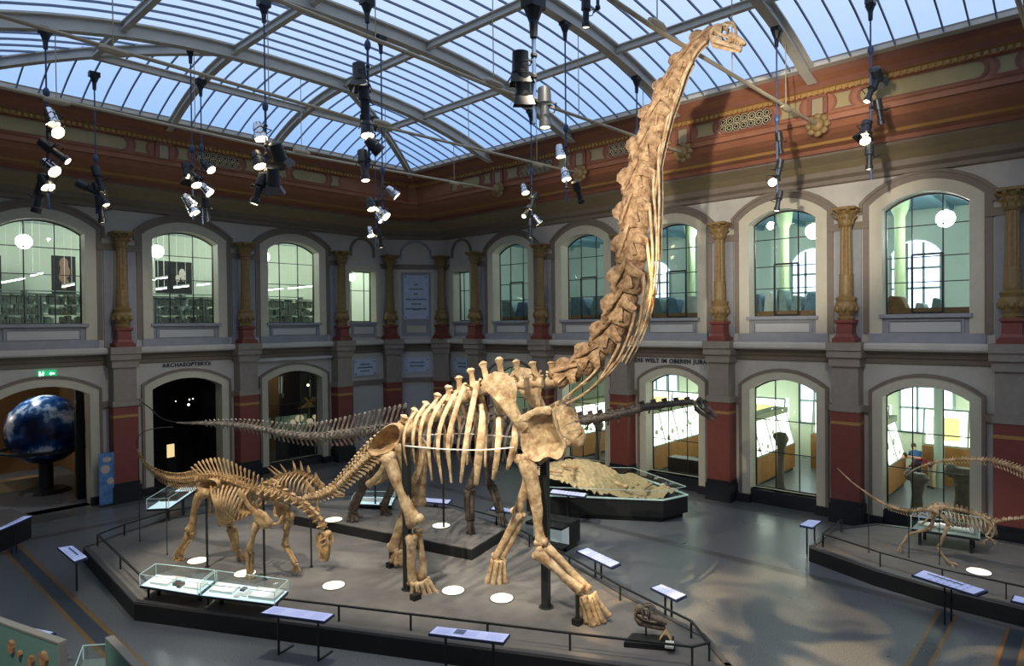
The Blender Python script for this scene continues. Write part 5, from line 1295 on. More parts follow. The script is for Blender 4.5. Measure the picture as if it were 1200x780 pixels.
# ================================================================== mounted skeletons
class Plane:
    """vertical plane through p with heading h; offsets are metres towards the viewer"""
    def __init__(s, p, h):
        s.p = V((*p, 0)); s.h = V((*h, 0)).normalized(); n = V((-s.h.y, s.h.x, 0))
        s.n = n if n.dot(-s.p) > 0 else -n
    def P(s, px, py, off=0):
        d = ray(px, py); q = s.p + s.n * off; return EYE + d * (s.n.dot(q - EYE) / s.n.dot(d))
    def m(s, px, py, off=0): return (s.P(px, py, off) - EYE).dot(FWD) / FPX
    def mir(s, v): return v - s.n * (2 * (v - s.p).dot(s.n))
RB = random.Random(3)
def rough(bm, k):
    for v in bm.verts: v.co += V((RB.uniform(-k, k), RB.uniform(-k, k), RB.uniform(-k, k)))
class Skel:
    def __init__(s, name, label, plane, base, m, cat='skeleton'):
        s.pl = plane; s.m = m; s.r = thing(name, label, cat, base)
    def pts(s, L, off):
        out, rad = [], []
        for t in L:
            o = t[3] if len(t) > 3 else off
            out.append(s.pl.P(t[0], t[1], o)); rad.append(t[2] * s.pl.m(t[0], t[1], o))
        return out, rad
    def bone(s, name, L, off=0, flat=.8, n=9, mirror=False, knob=True, m=None, dens=3, parent=None):
        p, r = s.pts(L, off)
        if mirror: p = [s.pl.mir(v) for v in p]
        # finer sampling for smooth taper
        fp, fr = [], []
        q = resample(p, dens * (len(p) - 1)) if len(p) > 1 else p
        LL = [0]
        for i in range(1, len(p)): LL.append(LL[-1] + (p[i] - p[i - 1]).length)
        for i, v in enumerate(q):
            d = LL[-1] * i / (len(q) - 1); j = 0
            while j < len(LL) - 2 and LL[j + 1] < d: j += 1
            t = (d - LL[j]) / max(1e-9, LL[j + 1] - LL[j]); t = t * t * (3 - 2 * t); fr.append(r[j] + (r[j + 1] - r[j]) * min(1, t))
        t0 = (q[-1] - q[0]).normalized(); hint = s.pl.n.cross(t0)
        e0 = (q[0] - q[1]).normalized() * fr[0] * .5; e1 = (q[-1] - q[-2]).normalized() * fr[-1] * .5
        q = [q[0] + e0] + q + [q[-1] + e1]; fr = [fr[0] * .55] + fr + [fr[-1] * .55]
        bm = BM(); tube(bm, q, [(a, a * flat) for a in fr], n, hint=hint)
        if knob and len(fr) > 5:
            for end, sg in ((1, 1), (-2, -1)):
                c = q[end]; ra = fr[end]
                for k in (-1, 1): ball(bm, c + hint * (k * ra * .55), ra * .62, (1, 1, 1), u=8, v=6)
        rough(bm, .012 * min(1, max(fr) * 6))
        return obj(name, bm, m or s.m, parent or s.r, 1)
    def pair(s, name, L, off=0, **k):
        s.bone(name, L, off, **k); s.bone(name, L, off, mirror=True, **k)
    def plate(s, name, poly2, off, thick, mirror=False, m=None, dish=0):
        p = [s.pl.P(x, y, off) for x, y in poly2]
        if mirror: p = [s.pl.mir(v) for v in p]
        c = sum(p, V()) / len(p); n = s.pl.n; k = len(p); bm = BM()
        rows = []
        for f, d in ((.0, None), (.35, -thick * .8), (.75, -thick), (1, 0), (.75, thick * (1 - dish)), (.35, thick * (.8 - 1.6 * dish))):
            if d is None: continue
            rows.append([bm.verts.new(c.lerp(v, f) + n * d) for v in p])
        for i in range(len(rows) - 1):
            for j in range(k): bm.faces.new((rows[i][j], rows[i][(j + 1) % k], rows[i + 1][(j + 1) % k], rows[i + 1][j]))
        bm.faces.new(rows[0][::-1]); bm.faces.new(rows[-1]); rough(bm, .01)
        return obj(name, bm, m or s.m, s.r, 1)
    def bowl(s, name, poly2, off, depth, rim, mirror=False, m=None):
        """hollowed plate: thick rounded rim and a floor set back inside"""
        sm = resample([V((x, y, 0)) for x, y in poly2 + poly2[:1]], 3 * len(poly2))[:-1]
        p = [s.pl.P(v.x, v.y, off) for v in sm]; c = sum(p, V()) / len(p); n = s.pl.n; k = len(p)
        if mirror: p = [s.pl.mir(v) for v in p]; c = s.pl.mir(c); n = -n
        bm = BM(); rows = [[bm.verts.new(c.lerp(v, f) + n * d) for v in p] for f, d in ((1.02, -depth * .5), (1.03, 0), (.97, rim), (.86, rim * .3), (.7, -depth * .7), (.4, -depth), (.4, -depth * 1.35), (.9, -depth * .9))]
        for i in range(len(rows)):
            a, b = rows[i], rows[(i + 1) % len(rows)]
            for j in range(k): bm.faces.new((a[j], a[(j + 1) % k], b[(j + 1) % k], b[j]))
        bm.faces.new(rows[5]); bm.faces.new(rows[6][::-1]); rough(bm, .008)
        return obj(name, bm, m or s.m, s.r, 1)
    def vert(s, name, c, t, d, L, r, tip, tp=0, chev=0, knob=1, tpu=.2, m=None, wing=0):
        """vertebra: c centre, t forward, d dorsal direction, L length, r centrum radius, tip of the spine"""
        n = s.pl.n; bm = BM()
        tube(bm, [c - t * L * .5, c - t * L * .36, c, c + t * L * .36, c + t * L * .5], [r * .85, r, r * .74, r, r * .85], 10, hint=d)
        a = c + d * r * .7; h = (tip - a)
        w = L * .3
        tube(bm, [a - d * r * .2, a + h * .25, a + h * .7, a + h * .9, tip], [(w * 1.25, r * .5), (w * .9, r * .22), (w * .75, r * .2), (w * (.8 + .35 * knob), r * (.22 + .25 * knob)), (w * .5, r * .18)], 8, hint=t)
        for k in (-1, 1):
            if tp: tube(bm, [a + n * (k * r * .3), a + n * (k * tp * .6) + d * tpu * tp * .6, a + n * (k * tp) + d * tpu * tp], [(r * .35, r * .3), (r * .2, r * .16), (r * .28, r * .2)], 6, hint=t)
            tube(bm, [a + n * (k * r * .3), a + t * L * .5 + n * (k * r * .4) + d * r * .35], [r * .26, r * .16], 6)
            tube(bm, [a + n * (k * r * .3), a - t * L * .45 + n * (k * r * .35) + d * r * .5], [r * .26, r * .16], 6)
        if chev:
            b0 = c - d * r * .9 - t * L * .45
            for k in (-1, 1): tube(bm, [b0 + n * (k * r * .4), b0 - d * chev * .45 - t * chev * .15], [r * .16, r * .14], 6)
            tube(bm, [b0 - d * chev * .4 - t * chev * .13, b0 - d * chev - t * chev * .5], [(r * .26, r * .12), (r * .3, r * .08)], 6, hint=t)
        rough(bm, .05 * r)
        return obj(name, bm, m or s.m, s.r, 1)
    def column(s, name, path, n, r0, r1, spine, tp=0, chev=0, knob=1, lean=0, off=0, m=None, gap=.86, tpu=.2):
        """n vertebrae along a traced path; spine, r, tp, chev in pixels as (start, end)"""
        q = resample([s.pl.P(p[0], p[1], p[2] if len(p) > 2 else off) for p in path], n)
        for i in range(n):
            f = i / max(1, n - 1); c = (q[i] + q[i + 1]) / 2; t = (q[i + 1] - q[i]); L = t.length; t.normalize()
            d = s.pl.n.cross(t); d = d if d.z > 0 or abs(t.z) > .8 and d.dot(s.up0) > 0 else -d
            s.up0 = d
            k = (c - EYE).dot(FWD) / FPX; g = lambda ab: lerp(ab[0], ab[1], f) * k
            s.vert(name, c, t, d, L * gap, g((r0, r1)), c + d * g(spine) - t * lean * g(spine), g(tp) if tp else 0, g(chev) if chev else 0, knob, m=m, tpu=tpu)
    up0 = V((0, 0, 1))
    def rod(s, name, L, r, off=0, m=None, n=6):
        p = resample([s.pl.P(t[0], t[1], t[2] if len(t) > 2 else off) for t in L], 4 * len(L)) if len(L) > 2 else [s.pl.P(t[0], t[1], t[2] if len(t) > 2 else off) for t in L]
        bm = BM(); tube(bm, p, r, n); return obj(name, bm, m or M_blackpost, s.r, .8)
    def post(s, px, ytop, ybot, w, zg, d=None, round_=True):
        b = on_z(px, ybot, zg); t = math.hypot(b.x, b.y) / math.hypot(*ray(px, ytop).xy); zt = EYE.z + ray(px, ytop).z * t
        bm = BM()
        if round_: tube(bm, [b, (b.x, b.y, zt)], w, 8)
        else: box(bm, (b.x, b.y, (b.z + zt) / 2), (w * 2, w * 2.6, zt - b.z), Matrix((s.pl.h, s.pl.n, V((0, 0, 1)))).transposed())
        tube(bm, [b, b + V((0, 0, .02))], w * 2.2, 10)
        return obj('support_post', bm, M_blackpost, s.r)
    def foot(s, a, toes, off, w, claw=True, name='foot_bone', m=None):
        """metapodials and toes fanning from ankle pixel a to toe pixels"""
        for i, t in enumerate(toes):
            o = off + (t[2] if len(t) > 2 else 0)
            p0 = s.pl.P(a[0] + (t[0] - a[0]) * .25, a[1], off); p2 = s.pl.P(t[0], t[1], o); p1 = p0.lerp(p2, .62)
            k = s.pl.m(*a); r = w * k; bm = BM()
            tube(bm, [p0, p0.lerp(p1, .12), p0.lerp(p1, .5), p0.lerp(p1, .9), p1], [r * .9, r * 1.15, r * .7, r * 1.0, r * .8], 8)
            tube(bm, [p1, p1.lerp(p2, .3), p1.lerp(p2, .7), p2], [r * .8, r * 1.0, r * .75, r * .35], 8)
            rough(bm, .006); obj(name, bm, m or s.m, s.r, 1)
    def skull(s, o, f, u, L, names=('skull', 'lower_jaw'), snout=1.0, m=None, root=None, crest=1.0):
        f = f.normalized(); sd = f.cross(u).normalized(); u = sd.cross(f); root = root or s.r; m = m or s.m
        Q = lambda a, b, c=0: o + (f * a + u * b + sd * c) * L
        bm = BM(); w = L
        ball(bm, Q(.12, .1), .15 * w, (1, 1, 1.05), u=12, v=8)
        tube(bm, [Q(.5, -.02), Q(.62, .0), Q(.8, -.03), Q(.95, -.06), Q(1.02 * snout, -.08)], [(.13 * w, .17 * w), (.125 * w, .16 * w), (.09 * w, .15 * w), (.07 * w, .13 * w), (.04 * w, .09 * w)], 12, hint=u)
        for k in (-1, 1):
            T = lambda P, R: tube(bm, P, R if isinstance(R, list) else R * w, 7)
            T([Q(.18, .2, .1 * k), Q(.3, .3 * crest + .02, .08 * k), Q(.43, .36 * crest, .05 * k), Q(.55, .28 * crest, .05 * k), Q(.66, .1, .06 * k)], .036)
            T([Q(.1, -.02, .15 * k), Q(.3, -.1, .19 * k), Q(.55, -.1, .16 * k), Q(.7, -.08, .13 * k)], .04)
            T([Q(.2, .18, .14 * k), Q(.24, .06, .19 * k), Q(.3, -.08, .19 * k)], .036)
            T([Q(.36, .24 * crest, .1 * k), Q(.42, .06, .16 * k), Q(.48, -.08, .17 * k)], .034)
            T([Q(.05, .12, .12 * k), Q(.02, -.05, .15 * k), Q(.06, -.16, .15 * k)], .04)
            T([Q(.2, .2, .12 * k), Q(.3, .22, .12 * k), Q(.4, .22, .1 * k)], .035)
            for i in range(6):
                a = .62 + .065 * i; c = .13 - .012 * i
                tube(bm, [Q(a, -.12, c * k), Q(a + .015, -.2, c * k)], [.02 * w, .006 * w], 5)
        rough(bm, .008 * w); obj(names[0], bm, m, root, 1)
        bm = BM()
        for k in (-1, 1):
            tube(bm, [Q(.04, -.15, .15 * k), Q(.2, -.26, .15 * k), Q(.5, -.27, .13 * k), Q(.8, -.26, .1 * k), Q(.97, -.25, .03 * k)], [(.04 * w, .03 * w), (.09 * w, .03 * w), (.06 * w, .035 * w), (.065 * w, .04 * w), (.07 * w, .05 * w)], 8, hint=u)
            for i in range(5): tube(bm, [Q(.6 + .07 * i, -.22, (.12 - .015 * i) * k), Q(.61 + .07 * i, -.165, (.12 - .015 * i) * k)], [.018 * w, .005 * w], 5)
        rough(bm, .006 * w); obj(names[1], bm, m, root, 1)

# ---------------------------------------------------------------- the tallest skeleton
PG = Plane((10.45, 10.9), (.33, -.944))
G = Skel('giant_sauropod_skeleton', 'towering tan long-necked dinosaur skeleton rearing its head to the roof', PG, (10.45, 10.9, DZ), M_bone_pale)
neck = [(652, 444), (671, 434), (690, 421), (707, 402), (720, 380), (730, 355), (736, 328), (740, 297), (742, 264), (745, 230), (751, 195), (760, 160), (772, 127), (787, 95), (803, 66), (819, 46), (832, 36)]
hw = [(652, 15), (700, 20), (733, 23), (740, 23), (745, 23), (755, 22), (770, 19), (790, 16), (815, 11), (832, 8)]
def halfw(x):
    for i in range(len(hw) - 1):
        if x <= hw[i + 1][0]: return lerp(hw[i][1], hw[i + 1][1], (x - hw[i][0]) / (hw[i + 1][0] - hw[i][0]))
    return hw[-1][1]
NC = 13
raw = [PG.P(x, y) for x, y in neck]
# vertebrae shorten towards the head
fine = resample(raw, 260); tt = [0]
for i in range(NC): tt.append(tt[-1] + (1.0 + .12 * math.sin(PI * i / NC)) * (1 - .045 * max(0, i - 7)))
q = [fine[min(260, round(260 * x / tt[-1]))] for x in tt]
def pxw(v): d = v - EYE; z = d.dot(FWD); return 600 + FPX * d.dot(RGT0) / z
for i in range(NC):
    a, b = q[i], q[i + 1]; t = (b - a); L = t.length; t.normalize(); d = PG.n.cross(t)
    if d.dot(PG.h) > 0: d = -d                       # dorsal side looks backwards
    w = halfw(pxw((a + b) / 2)) * (((a + b) / 2) - EYE).dot(FWD) / FPX; n = PG.n
    bm = BM(); o = -d * w * .14
    tube(bm, [a - t * L * .06 + o, a + t * L * .08 + o, a + t * L * .4 + o, a + t * L * .85 + o, a + t * L * 1.02 + o], [(w * .6, w * .5), (w * .74, w * .6), (w * .56, w * .36), (w * .62, w * .44), (w * .5, w * .34)], 12, hint=d)
    tube(bm, [a - t * L * .05 + d * w * .35, a + t * L * .3 + d * w * .42, a + t * L * .7 + d * w * .34, b + t * L * .1 + d * w * .3], [(w * .42, w * .34), (w * .46, w * .3), (w * .4, w * .26), (w * .34, w * .26)], 10, hint=d)
    # broad, rough-edged spine lobe over the middle of the vertebra
    e1 = RB.uniform(.9, 1.02)
    tube(bm, [a + t * L * .42 + d * w * .35, a + t * L * .38 + d * w * .66, a + t * L * .3 + d * w * .86 * e1, a + t * L * .22 + d * w * .97 * e1], [(L * .42, w * .26), (L * .36, w * .22), (L * .27, w * .19), (L * .14, w * .12)], 10, hint=t)
    for k in (-1, 1):
        tube(bm, [a + t * L * .02 + d * w * .62 + n * (k * w * .26), a + t * L * .4 + d * w * .4 + n * (k * w * .44), b - t * L * .02 + d * w * .16 + n * (k * w * .46), b + t * L * .16 + d * w * .16 + n * (k * w * .36)], [w * .16, w * .1, w * .15, w * .1], 7)
        tube(bm, [a + t * L * .06 + d * w * .5 + n * (k * w * .36), a - t * L * .14 + d * w * .42 + n * (k * w * .34)], [w * .22, w * .13], 7)
        tube(bm, [b - t * L * .3 + n * (k * w * .34), b - t * L * .36 - d * w * .38 + n * (k * w * .66), b - t * L * .46 - d * w * .84 + n * (k * w * .5)], [(L * .26, w * .13), (L * .17, w * .11), (L * .12, w * .12)], 8, hint=t)
        tube(bm, [a + t * L * .1 - d * w * .34 + n * (k * w * .54), a + t * L * .5 - d * w * .12 + n * (k * w * .38), b - t * L * .2 - d * w * .3 + n * (k * w * .48)], [w * .15, w * .08, w * .12], 6)
    rough(bm, w * .045)
    obj('neck_vertebra', bm, M_bone_neck, G.r, 1)
    if i > 0:
        for k in (-1, 1):
            P = [b - t * L * .4 - d * w * .85 + n * (k * w * .5), a + t * L * .1 - d * w * .98 + n * (k * w * .48)]
            for j in range(1, 4):
                jj = max(0, i - j); 
                if i - j < -1: break
                a2 = q[jj]; tj = (q[jj + 1] - q[jj]).normalized(); dj = PG.n.cross(tj)
                if dj.dot(PG.h) > 0: dj = -dj
                P.append(a2 - dj * w * (1.08 + .12 * j + .1 * (i % 3)) + n * (k * w * .44))
            P = P[:2 + (3 if 4 < i < 12 else 2)]
            if len(P) > 2:
                bm = BM(); tube(bm, resample(P, 12), [lerp(.034, .012, s / 12) for s in range(13)], 6); obj('neck_rib', bm, M_bone_pale, G.r, 1)
hd = PG.P(834, 37); G.skull(hd, PG.P(868, 47) - hd, V((.1, 0, 1)), (PG.P(876, 45) - hd).length, m=M_bone_pale)
cen = [(648, 447), (629, 448), (609, 450), (590, 452), (573, 455), (557, 460), (542, 467), (527, 476), (512, 485), (497, 494), (482, 503), (469, 511)]
tips = [(646, 423), (623, 423), (604, 421), (584, 418), (565, 423), (551, 431), (537, 440), (526, 451), (513, 460), (500, 470), (487, 478), (475, 486)]
for i in range(12):
    c = PG.P(*cen[i]); e = PG.P(*tips[i]); a = PG.P(*cen[max(0, i - 1)]); b = PG.P(*cen[min(11, i + 1)]); t = (a - b).normalized(); d = PG.n.cross(t); d = d if d.z > 0 else -d
    k = PG.m(*cen[i]); G.vert('back_vertebra', c, t, d, 15 * k, 7.2 * k, e, 17 * k, 0, 1.35, .45)
G.column('tail_vertebra', [(458, 516), (446, 522), (432, 533), (418, 547), (405, 560), (393, 571), (381, 578), (368, 582), (356, 584)], 26, 7.5, 3.2, (16, 4), (9, 2), (12, 3), 1, .35)
ribs = [[(488, 481), (477, 497), (473, 520), (477, 545)], [(500, 473), (488, 490), (484, 515), (486, 543)], [(513, 468), (497, 487), (492, 512), (494, 545)], [(523, 463), (507, 488), (502, 520), (506, 562)], [(535, 458), (520, 488), (513, 521), (518, 566)],
        [(545, 450), (533, 484), (525, 518), (529, 565)], [(559, 448), (551, 490), (544, 528), (540, 565)]]
for i, L in enumerate(ribs):
    o = [.25, .75, .95, .85]; wd = [2.6, 2.6, 2.3, 1.2]
    G.bone('rib', [(x, y, wd[j] * (.8 + .1 * i), o[j]) for j, (x, y) in enumerate(L)], flat=.55, n=7, knob=False)
    G.bone('rib', [(x, y, wd[j] * (.8 + .1 * i), o[j]) for j, (x, y) in enumerate(L)], flat=.55, n=7, knob=False, mirror=True)
for L in ([(564, 474, 2.5, .5), (565, 500, 4.6, .9), (561, 533, 4.8, .95), (558, 567, 3, .85)], [(584, 490, 3, .55), (584, 512, 3.6, .85), (582, 538, 3.6, .9), (578, 561, 2.6, .8)], [(603, 498, 3, .5), (603, 520, 4, .8), (599, 536, 3.4, .8), (595, 549, 2.4, .75)]):
    G.bone('rib', L, flat=.5, n=8, knob=False); G.bone('rib', L, flat=.5, n=8, knob=False, mirror=True)
G.rod('brace_rod', [(474, 522, .95), (520, 526, 1.05), (565, 527, 1.05), (602, 524, .95)], .014, m=M_white)
G.rod('brace_rod', [(474, 511, -.8), (540, 508, -1), (602, 512, -.9)], .014, m=M_white)
for mr in (False, True):
    G.plate('shoulder_blade', [(563, 449), (569, 440), (580, 435), (592, 437), (602, 444), (606, 456), (605, 472), (611, 487), (619, 499), (612, 507), (604, 499), (594, 487), (579, 469)], .75, .07, mirror=mr)
    G.bone('shoulder_ridge', [(606, 494, 3), (617, 487, 3.6), (631, 481, 4), (644, 481, 5)], .8, flat=.4, mirror=mr, knob=False)
    G.bowl('coracoid', [(610, 504), (618, 492), (632, 481), (646, 480), (651, 492), (655, 506), (663, 523), (657, 538), (642, 535), (629, 541), (613, 530)], .7, .16, .06, mirror=mr)
    G.bone('breast_bone', [(632, 541, 4), (648, 527, 5), (662, 515, 3)], .55, flat=.6, mirror=mr, knob=False)
G.bone('upper_arm_bone', [(613, 537, 10), (618, 547, 11), (624, 566, 9.2), (628, 590, 7.6), (631, 618, 5), (634, 635, 8)], .68, flat=.6)
G.bone('forearm_bone', [(640, 641, 6.5), (652, 651, 5), (672, 672, 4.6), (688, 690, 6)], .6, flat=.9)
G.bone('forearm_bone', [(630, 648, 8), (642, 658, 6), (660, 674, 5), (680, 691, 6.5)], .78, flat=.8)
for t, u_, o_ in (((679, 698), (688, 728), .74), ((685, 700), (694, 732), .78), ((690, 700), (700, 731), .68), ((694, 698), (706, 728), .58), ((696, 696), (713, 721), .5)): G.bone('hand_bone', [(*t, 4.2), ((t[0] + u_[0]) / 2, (t[1] + u_[1]) / 2, 3.1), (*u_, 4.0)], o_)
G.bone('upper_arm_bone', [(622, 546, 8), (617, 568, 6), (609, 592, 6), (605, 600, 7)], -.55, flat=.75)
G.bone('forearm_bone', [(607, 603, 6), (597, 622, 4.5), (585, 645, 4), (580, 652, 5)], -.5, flat=.9)
G.bone('forearm_bone', [(612, 602, 5), (604, 624, 4.2), (593, 644, 4), (588, 652, 5)], -.6, flat=.8)
for t, u_, o_ in (((578, 657), (570, 684), -.46), ((582, 658), (577, 688), -.42), ((586, 658), (585, 687), -.5), ((590, 656), (592, 681), -.6)): G.bone('hand_bone', [(*t, 3.4), ((t[0] + u_[0]) / 2, (t[1] + u_[1]) / 2, 2.6), (*u_, 3.3)], o_)
G.bone('thigh_bone', [(455, 536, 9.5), (461, 552, 8.5), (470, 576, 7), (479, 597, 8), (486, 610, 11)], .62, flat=.75)
G.bone('shin_bone', [(482, 630, 7.5), (482, 645, 6), (482, 668, 5.6), (484, 683, 7)], .6, flat=.85)
G.bone('calf_bone', [(490, 622, 5.5), (493, 640, 3.6), (496, 662, 4.5), (493, 677, 6.5)], .45, flat=.85)
for t, u_, o_ in (((484, 684), (482, 703), .7), ((489, 684), (491, 707), .74), ((494, 683), (501, 708), .68), ((498, 681), (509, 705), .56), ((501, 678), (514, 698), .42)):
    G.bone('foot_bone', [(*t, 3.4), (lerp(t[0], u_[0], .45), lerp(t[1], u_[1], .45), 2.5), (lerp(t[0], u_[0], .8), lerp(t[1], u_[1], .8), 3.4)], o_)
    G.bone('toe_bone', [(lerp(t[0], u_[0], .85), lerp(t[1], u_[1], .88), 3), (u_[0] + .5, u_[1] - 1, 2.2)], o_ + .08, flat=.8, knob=False)
G.bone('thigh_bone', [(497, 520, 8), (494, 545, 8), (491, 566, 8.5), (488, 585, 11)], -.55, flat=.75)
G.bone('shin_bone', [(480, 590, 7.5), (472, 608, 6), (464, 630, 5.2), (460, 642, 7)], -.5, flat=.85)
G.bone('calf_bone', [(485, 592, 5), (476, 614, 3.6), (469, 640, 4)], -.68, flat=.85)
G.foot((466, 645), [(458, 660, .1), (464, 664, .1), (471, 663, 0), (475, 658, -.1)], -.52, 3.6)
for mr in (False, True):
    G.bowl('hip_blade', [(431, 527), (440, 512), (452, 500), (464, 496), (471, 504), (470, 515), (463, 525), (452, 531), (438, 534)], .5, .26, .05, mirror=mr, m=M_bone)
    G.bone('hip_bone', [(455, 534, 6, .5), (448, 551, 4.5, .4), (440, 561, 4, .3), (431, 568, 4.5, .15)], flat=.5, mirror=mr, knob=False)
    G.bone('hip_bone', [(466, 522, 6, .5), (471, 540, 4, .42), (475, 556, 4.5, .3), (474, 572, 5, .15)], flat=.5, mirror=mr, knob=False)
G.post(640, 535, 711, .075, DZ, round_=False); G.post(478, 520, 690, .07, DZ, round_=False)
G.post(677, 694, 731, .045, DZ); G.post(458, 636, 664, .045, DZ)
for x, y in ((677, 731), (458, 664), (487, 702)):
    bm = BM(); c = on_z(x, y, DZ); box(bm, c + V((0, 0, .06)), (.2, .16, .12)); obj('foot_block', bm, M_black, G.r)

# ---------------------------------------------------------------- small sauropod in front on the left
PD_ = Plane((7.35, 16.55), (.24, -.97))
D = Skel('small_sauropod_skeleton', 'smaller ochre sauropod skeleton with bent-down head, behind the lit book cases', PD_, (7.35, 16.55, DZ), M_bone_front)
cD = [(236, 560), (243, 560), (250, 560), (257, 560.5), (264, 562), (272, 564), (280, 567), (288, 570), (296, 573), (304, 576)]
tD = [(224, 547), (233, 540), (243, 537), (253, 536), (263, 537), (273, 541), (283, 546), (292, 550), (300, 554), (308, 560)]
cQ = resample([PD_.P(*c) for c in cD], 17); tQ = resample([PD_.P(*c) for c in tD], 17)
for i in range(18):
    c, e = cQ[i], tQ[i]; t = (cQ[min(17, i + 1)] - cQ[max(0, i - 1)]).normalized(); d = PD_.n.cross(t); d = d if d.z > 0 else -d
    k = (c - EYE).dot(FWD) / FPX; D.vert('back_vertebra', c, t, d, 5.2 * k, 3.6 * k, e, 8 * k, 0, .8, .5)
D.column('neck_vertebra', [(307, 575, 0), (320, 577, -.1), (334, 581, -.2), (346, 586, -.35), (357, 593, -.5), (366, 601, -.65), (374, 610, -.78), (379, 619, -.86)], 11, 6, 4.6, (12, 6), (12, 8), (6, 4), .9, .1, tpu=-.45, gap=.98)
D.column('tail_vertebra', [(232, 561), (218, 563), (204, 562), (191, 558), (180, 552), (171, 545), (165, 536), (161, 526)], 34, 4, 1.1, (12, 2.5), (6, 1), (11, 2), .6, .3)
D.rod('tail_rod', [(161, 527), (160, 518), (164, 509), (173, 504), (186, 501), (203, 500)], .012, m=M_blackpost)
o = PD_.P(381, 622, -.9); D.skull(o, PD_.P(384, 656, -.85) - o, PD_.h + V((0, 0, .2)) , (PD_.P(384, 656, -.9) - o).length, crest=.45)
rD = ([(247, 566), (252, 592), (257, 616)], [(291, 574), (279, 597), (269, 612)])
for i in range(10):
    f = i / 9; L = [(lerp(rD[0][j][0], rD[1][j][0], f) + (-3 * math.sin(PI * f) if j == 1 else 0), lerp(rD[0][j][1], rD[1][j][1], f)) for j in range(3)]
    for mr in (False, True): D.bone('rib', [(L[0][0], L[0][1], 1.6, .15), ((L[0][0] + L[1][0]) / 2 - 1.5, (L[0][1] + L[1][1]) / 2, 1.6, .38), (L[1][0], L[1][1], 1.5, .45), (L[2][0], L[2][1], 1.2, .2)], flat=.6, n=6, knob=False, mirror=mr)
for mr in (False, True):
    D.bowl('hip_blade', [(232, 572), (235, 565), (243, 561), (252, 562), (256, 568), (250, 574), (240, 577)], .28, .14, .03, mirror=mr)
    D.bone('hip_bone', [(247, 573, 3, .25), (256, 588, 2.2, .2), (264, 598, 3, .12)], flat=.6, mirror=mr, knob=False)
    D.bone('hip_bone', [(244, 575, 3, .25), (246, 592, 2, .2), (243, 603, 3, .1)], flat=.6, mirror=mr, knob=False)
    D.bone('shoulder_blade', [(281, 577, 5), (286, 584, 4), (292, 593, 3.6), (299, 601, 5)], .35, flat=.3, mirror=mr, knob=False)
    D.plate('coracoid', [(295, 599), (303, 596), (311, 600), (320, 611), (318, 618), (308, 620), (299, 612)], .34, .06, mirror=mr)
D.bone('thigh_bone', [(242, 577, 5.5), (233, 582, 6), (228, 597, 4.3), (226, 612, 4.6), (223, 622, 6.8)], .3, flat=.85)
D.bone('shin_bone', [(221, 627, 5.5), (214, 639, 3.6), (208, 650, 4.4)], .3); D.bone('calf_bone', [(225, 628, 3), (218, 640, 2.3), (212, 651, 3)], .22)
D.foot((209, 652), [(201, 660, .08), (206, 662, .1), (211, 661, .05), (216, 657, -.05)], .28, 2.2)
D.bone('thigh_bone', [(256, 580, 5), (262, 596, 4), (269, 613, 6)], -.4, flat=.85)
D.bone('shin_bone', [(272, 620, 6), (276, 630, 4), (277, 642, 3.8)], -.42); D.bone('calf_bone', [(268, 621, 3), (272, 633, 2.2), (273, 643, 2.8)], -.34)
D.foot((277, 644), [(279, 655, .05), (284, 658, .0), (289, 657, -.1)], -.42, 2.2)
D.bone('upper_arm_bone', [(300, 616, 5), (296, 630, 3), (292, 645, 4.5)], .3); D.bone('forearm_bone', [(290, 648, 3), (290, 661, 2.3), (291, 670, 2.8)], .3); D.bone('forearm_bone', [(295, 648, 3.4), (295, 660, 2.6), (295, 669, 3)], .22)
D.foot((292, 670), [(288, 678, .05), (293, 680, .05), (298, 678, -.03)], .27, 2)
D.bone('upper_arm_bone', [(333, 605, 6), (336, 615, 5.4), (335, 627, 3.2), (334, 638, 4.6)], -.35); D.bone('forearm_bone', [(335, 641, 3), (341, 652, 2), (344, 660, 2.4)], -.35); D.bone('forearm_bone', [(338, 641, 2.5), (343, 650, 1.8), (347, 658, 2.2)], -.42)
D.foot((346, 660), [(344, 670, .03), (348, 672, .03), (352, 670, -.03)], -.38, 1.7)
D.bone('breast_bone', [(312, 612, 3, .1), (324, 614, 2, -.1), (332, 605, 2.4, -.25)], flat=.6, knob=False)
for x, a, b, w in ((243, 572, 664, .03), (310, 585, 679, .03), (365, 598, 664, .022), (196, 562, 650, .012), (164, 536, 634, .012)): D.post(x, a, b, w, DZ)

# ---------------------------------------------------------------- spiked skeleton behind it
PK = Plane((10.2, 18.0), (.5, -.866))
K = Skel('spiked_dinosaur_skeleton', 'small ochre skeleton with a row of back spikes behind the bent neck', PK, (10.2, 18.0, .7), M_bone_front)
K.column('back_vertebra', [(312, 566), (322, 562), (333, 558), (345, 555), (356, 556), (366, 562), (373, 569)], 14, 2.4, 2.2, (5, 5), (5, 4), 0, .8, 0)
K.column('tail_vertebra', [(312, 567), (304, 571), (296, 574), (288, 577)], 10, 2.2, 1, (4, 2), (3, 1), (4, 1), .6, .2)
K.column('neck_vertebra', [(374, 570), (382, 574), (390, 576)], 6, 1.9, 1.5, (4, 2.5), (3, 2), 0, .6, 0)
o = PK.P(391, 576); K.skull(o, PK.P(402, 578) - o, V((0, 0, 1)), (PK.P(404, 578) - o).length, crest=.3)
for i in range(10):
    f = i / 9; x = lerp(322, 366, f); y = 563 - 8 * math.sin(PI * f)
    for mr in (False, True): K.bone('rib', [(x, y, 1.0, .08), (x - 6, y + 8, 1.0, .34), (x - 7, y + 17, .9, .36), (x - 3, y + 25, .7, .2)], flat=.7, n=6, knob=False, mirror=mr)
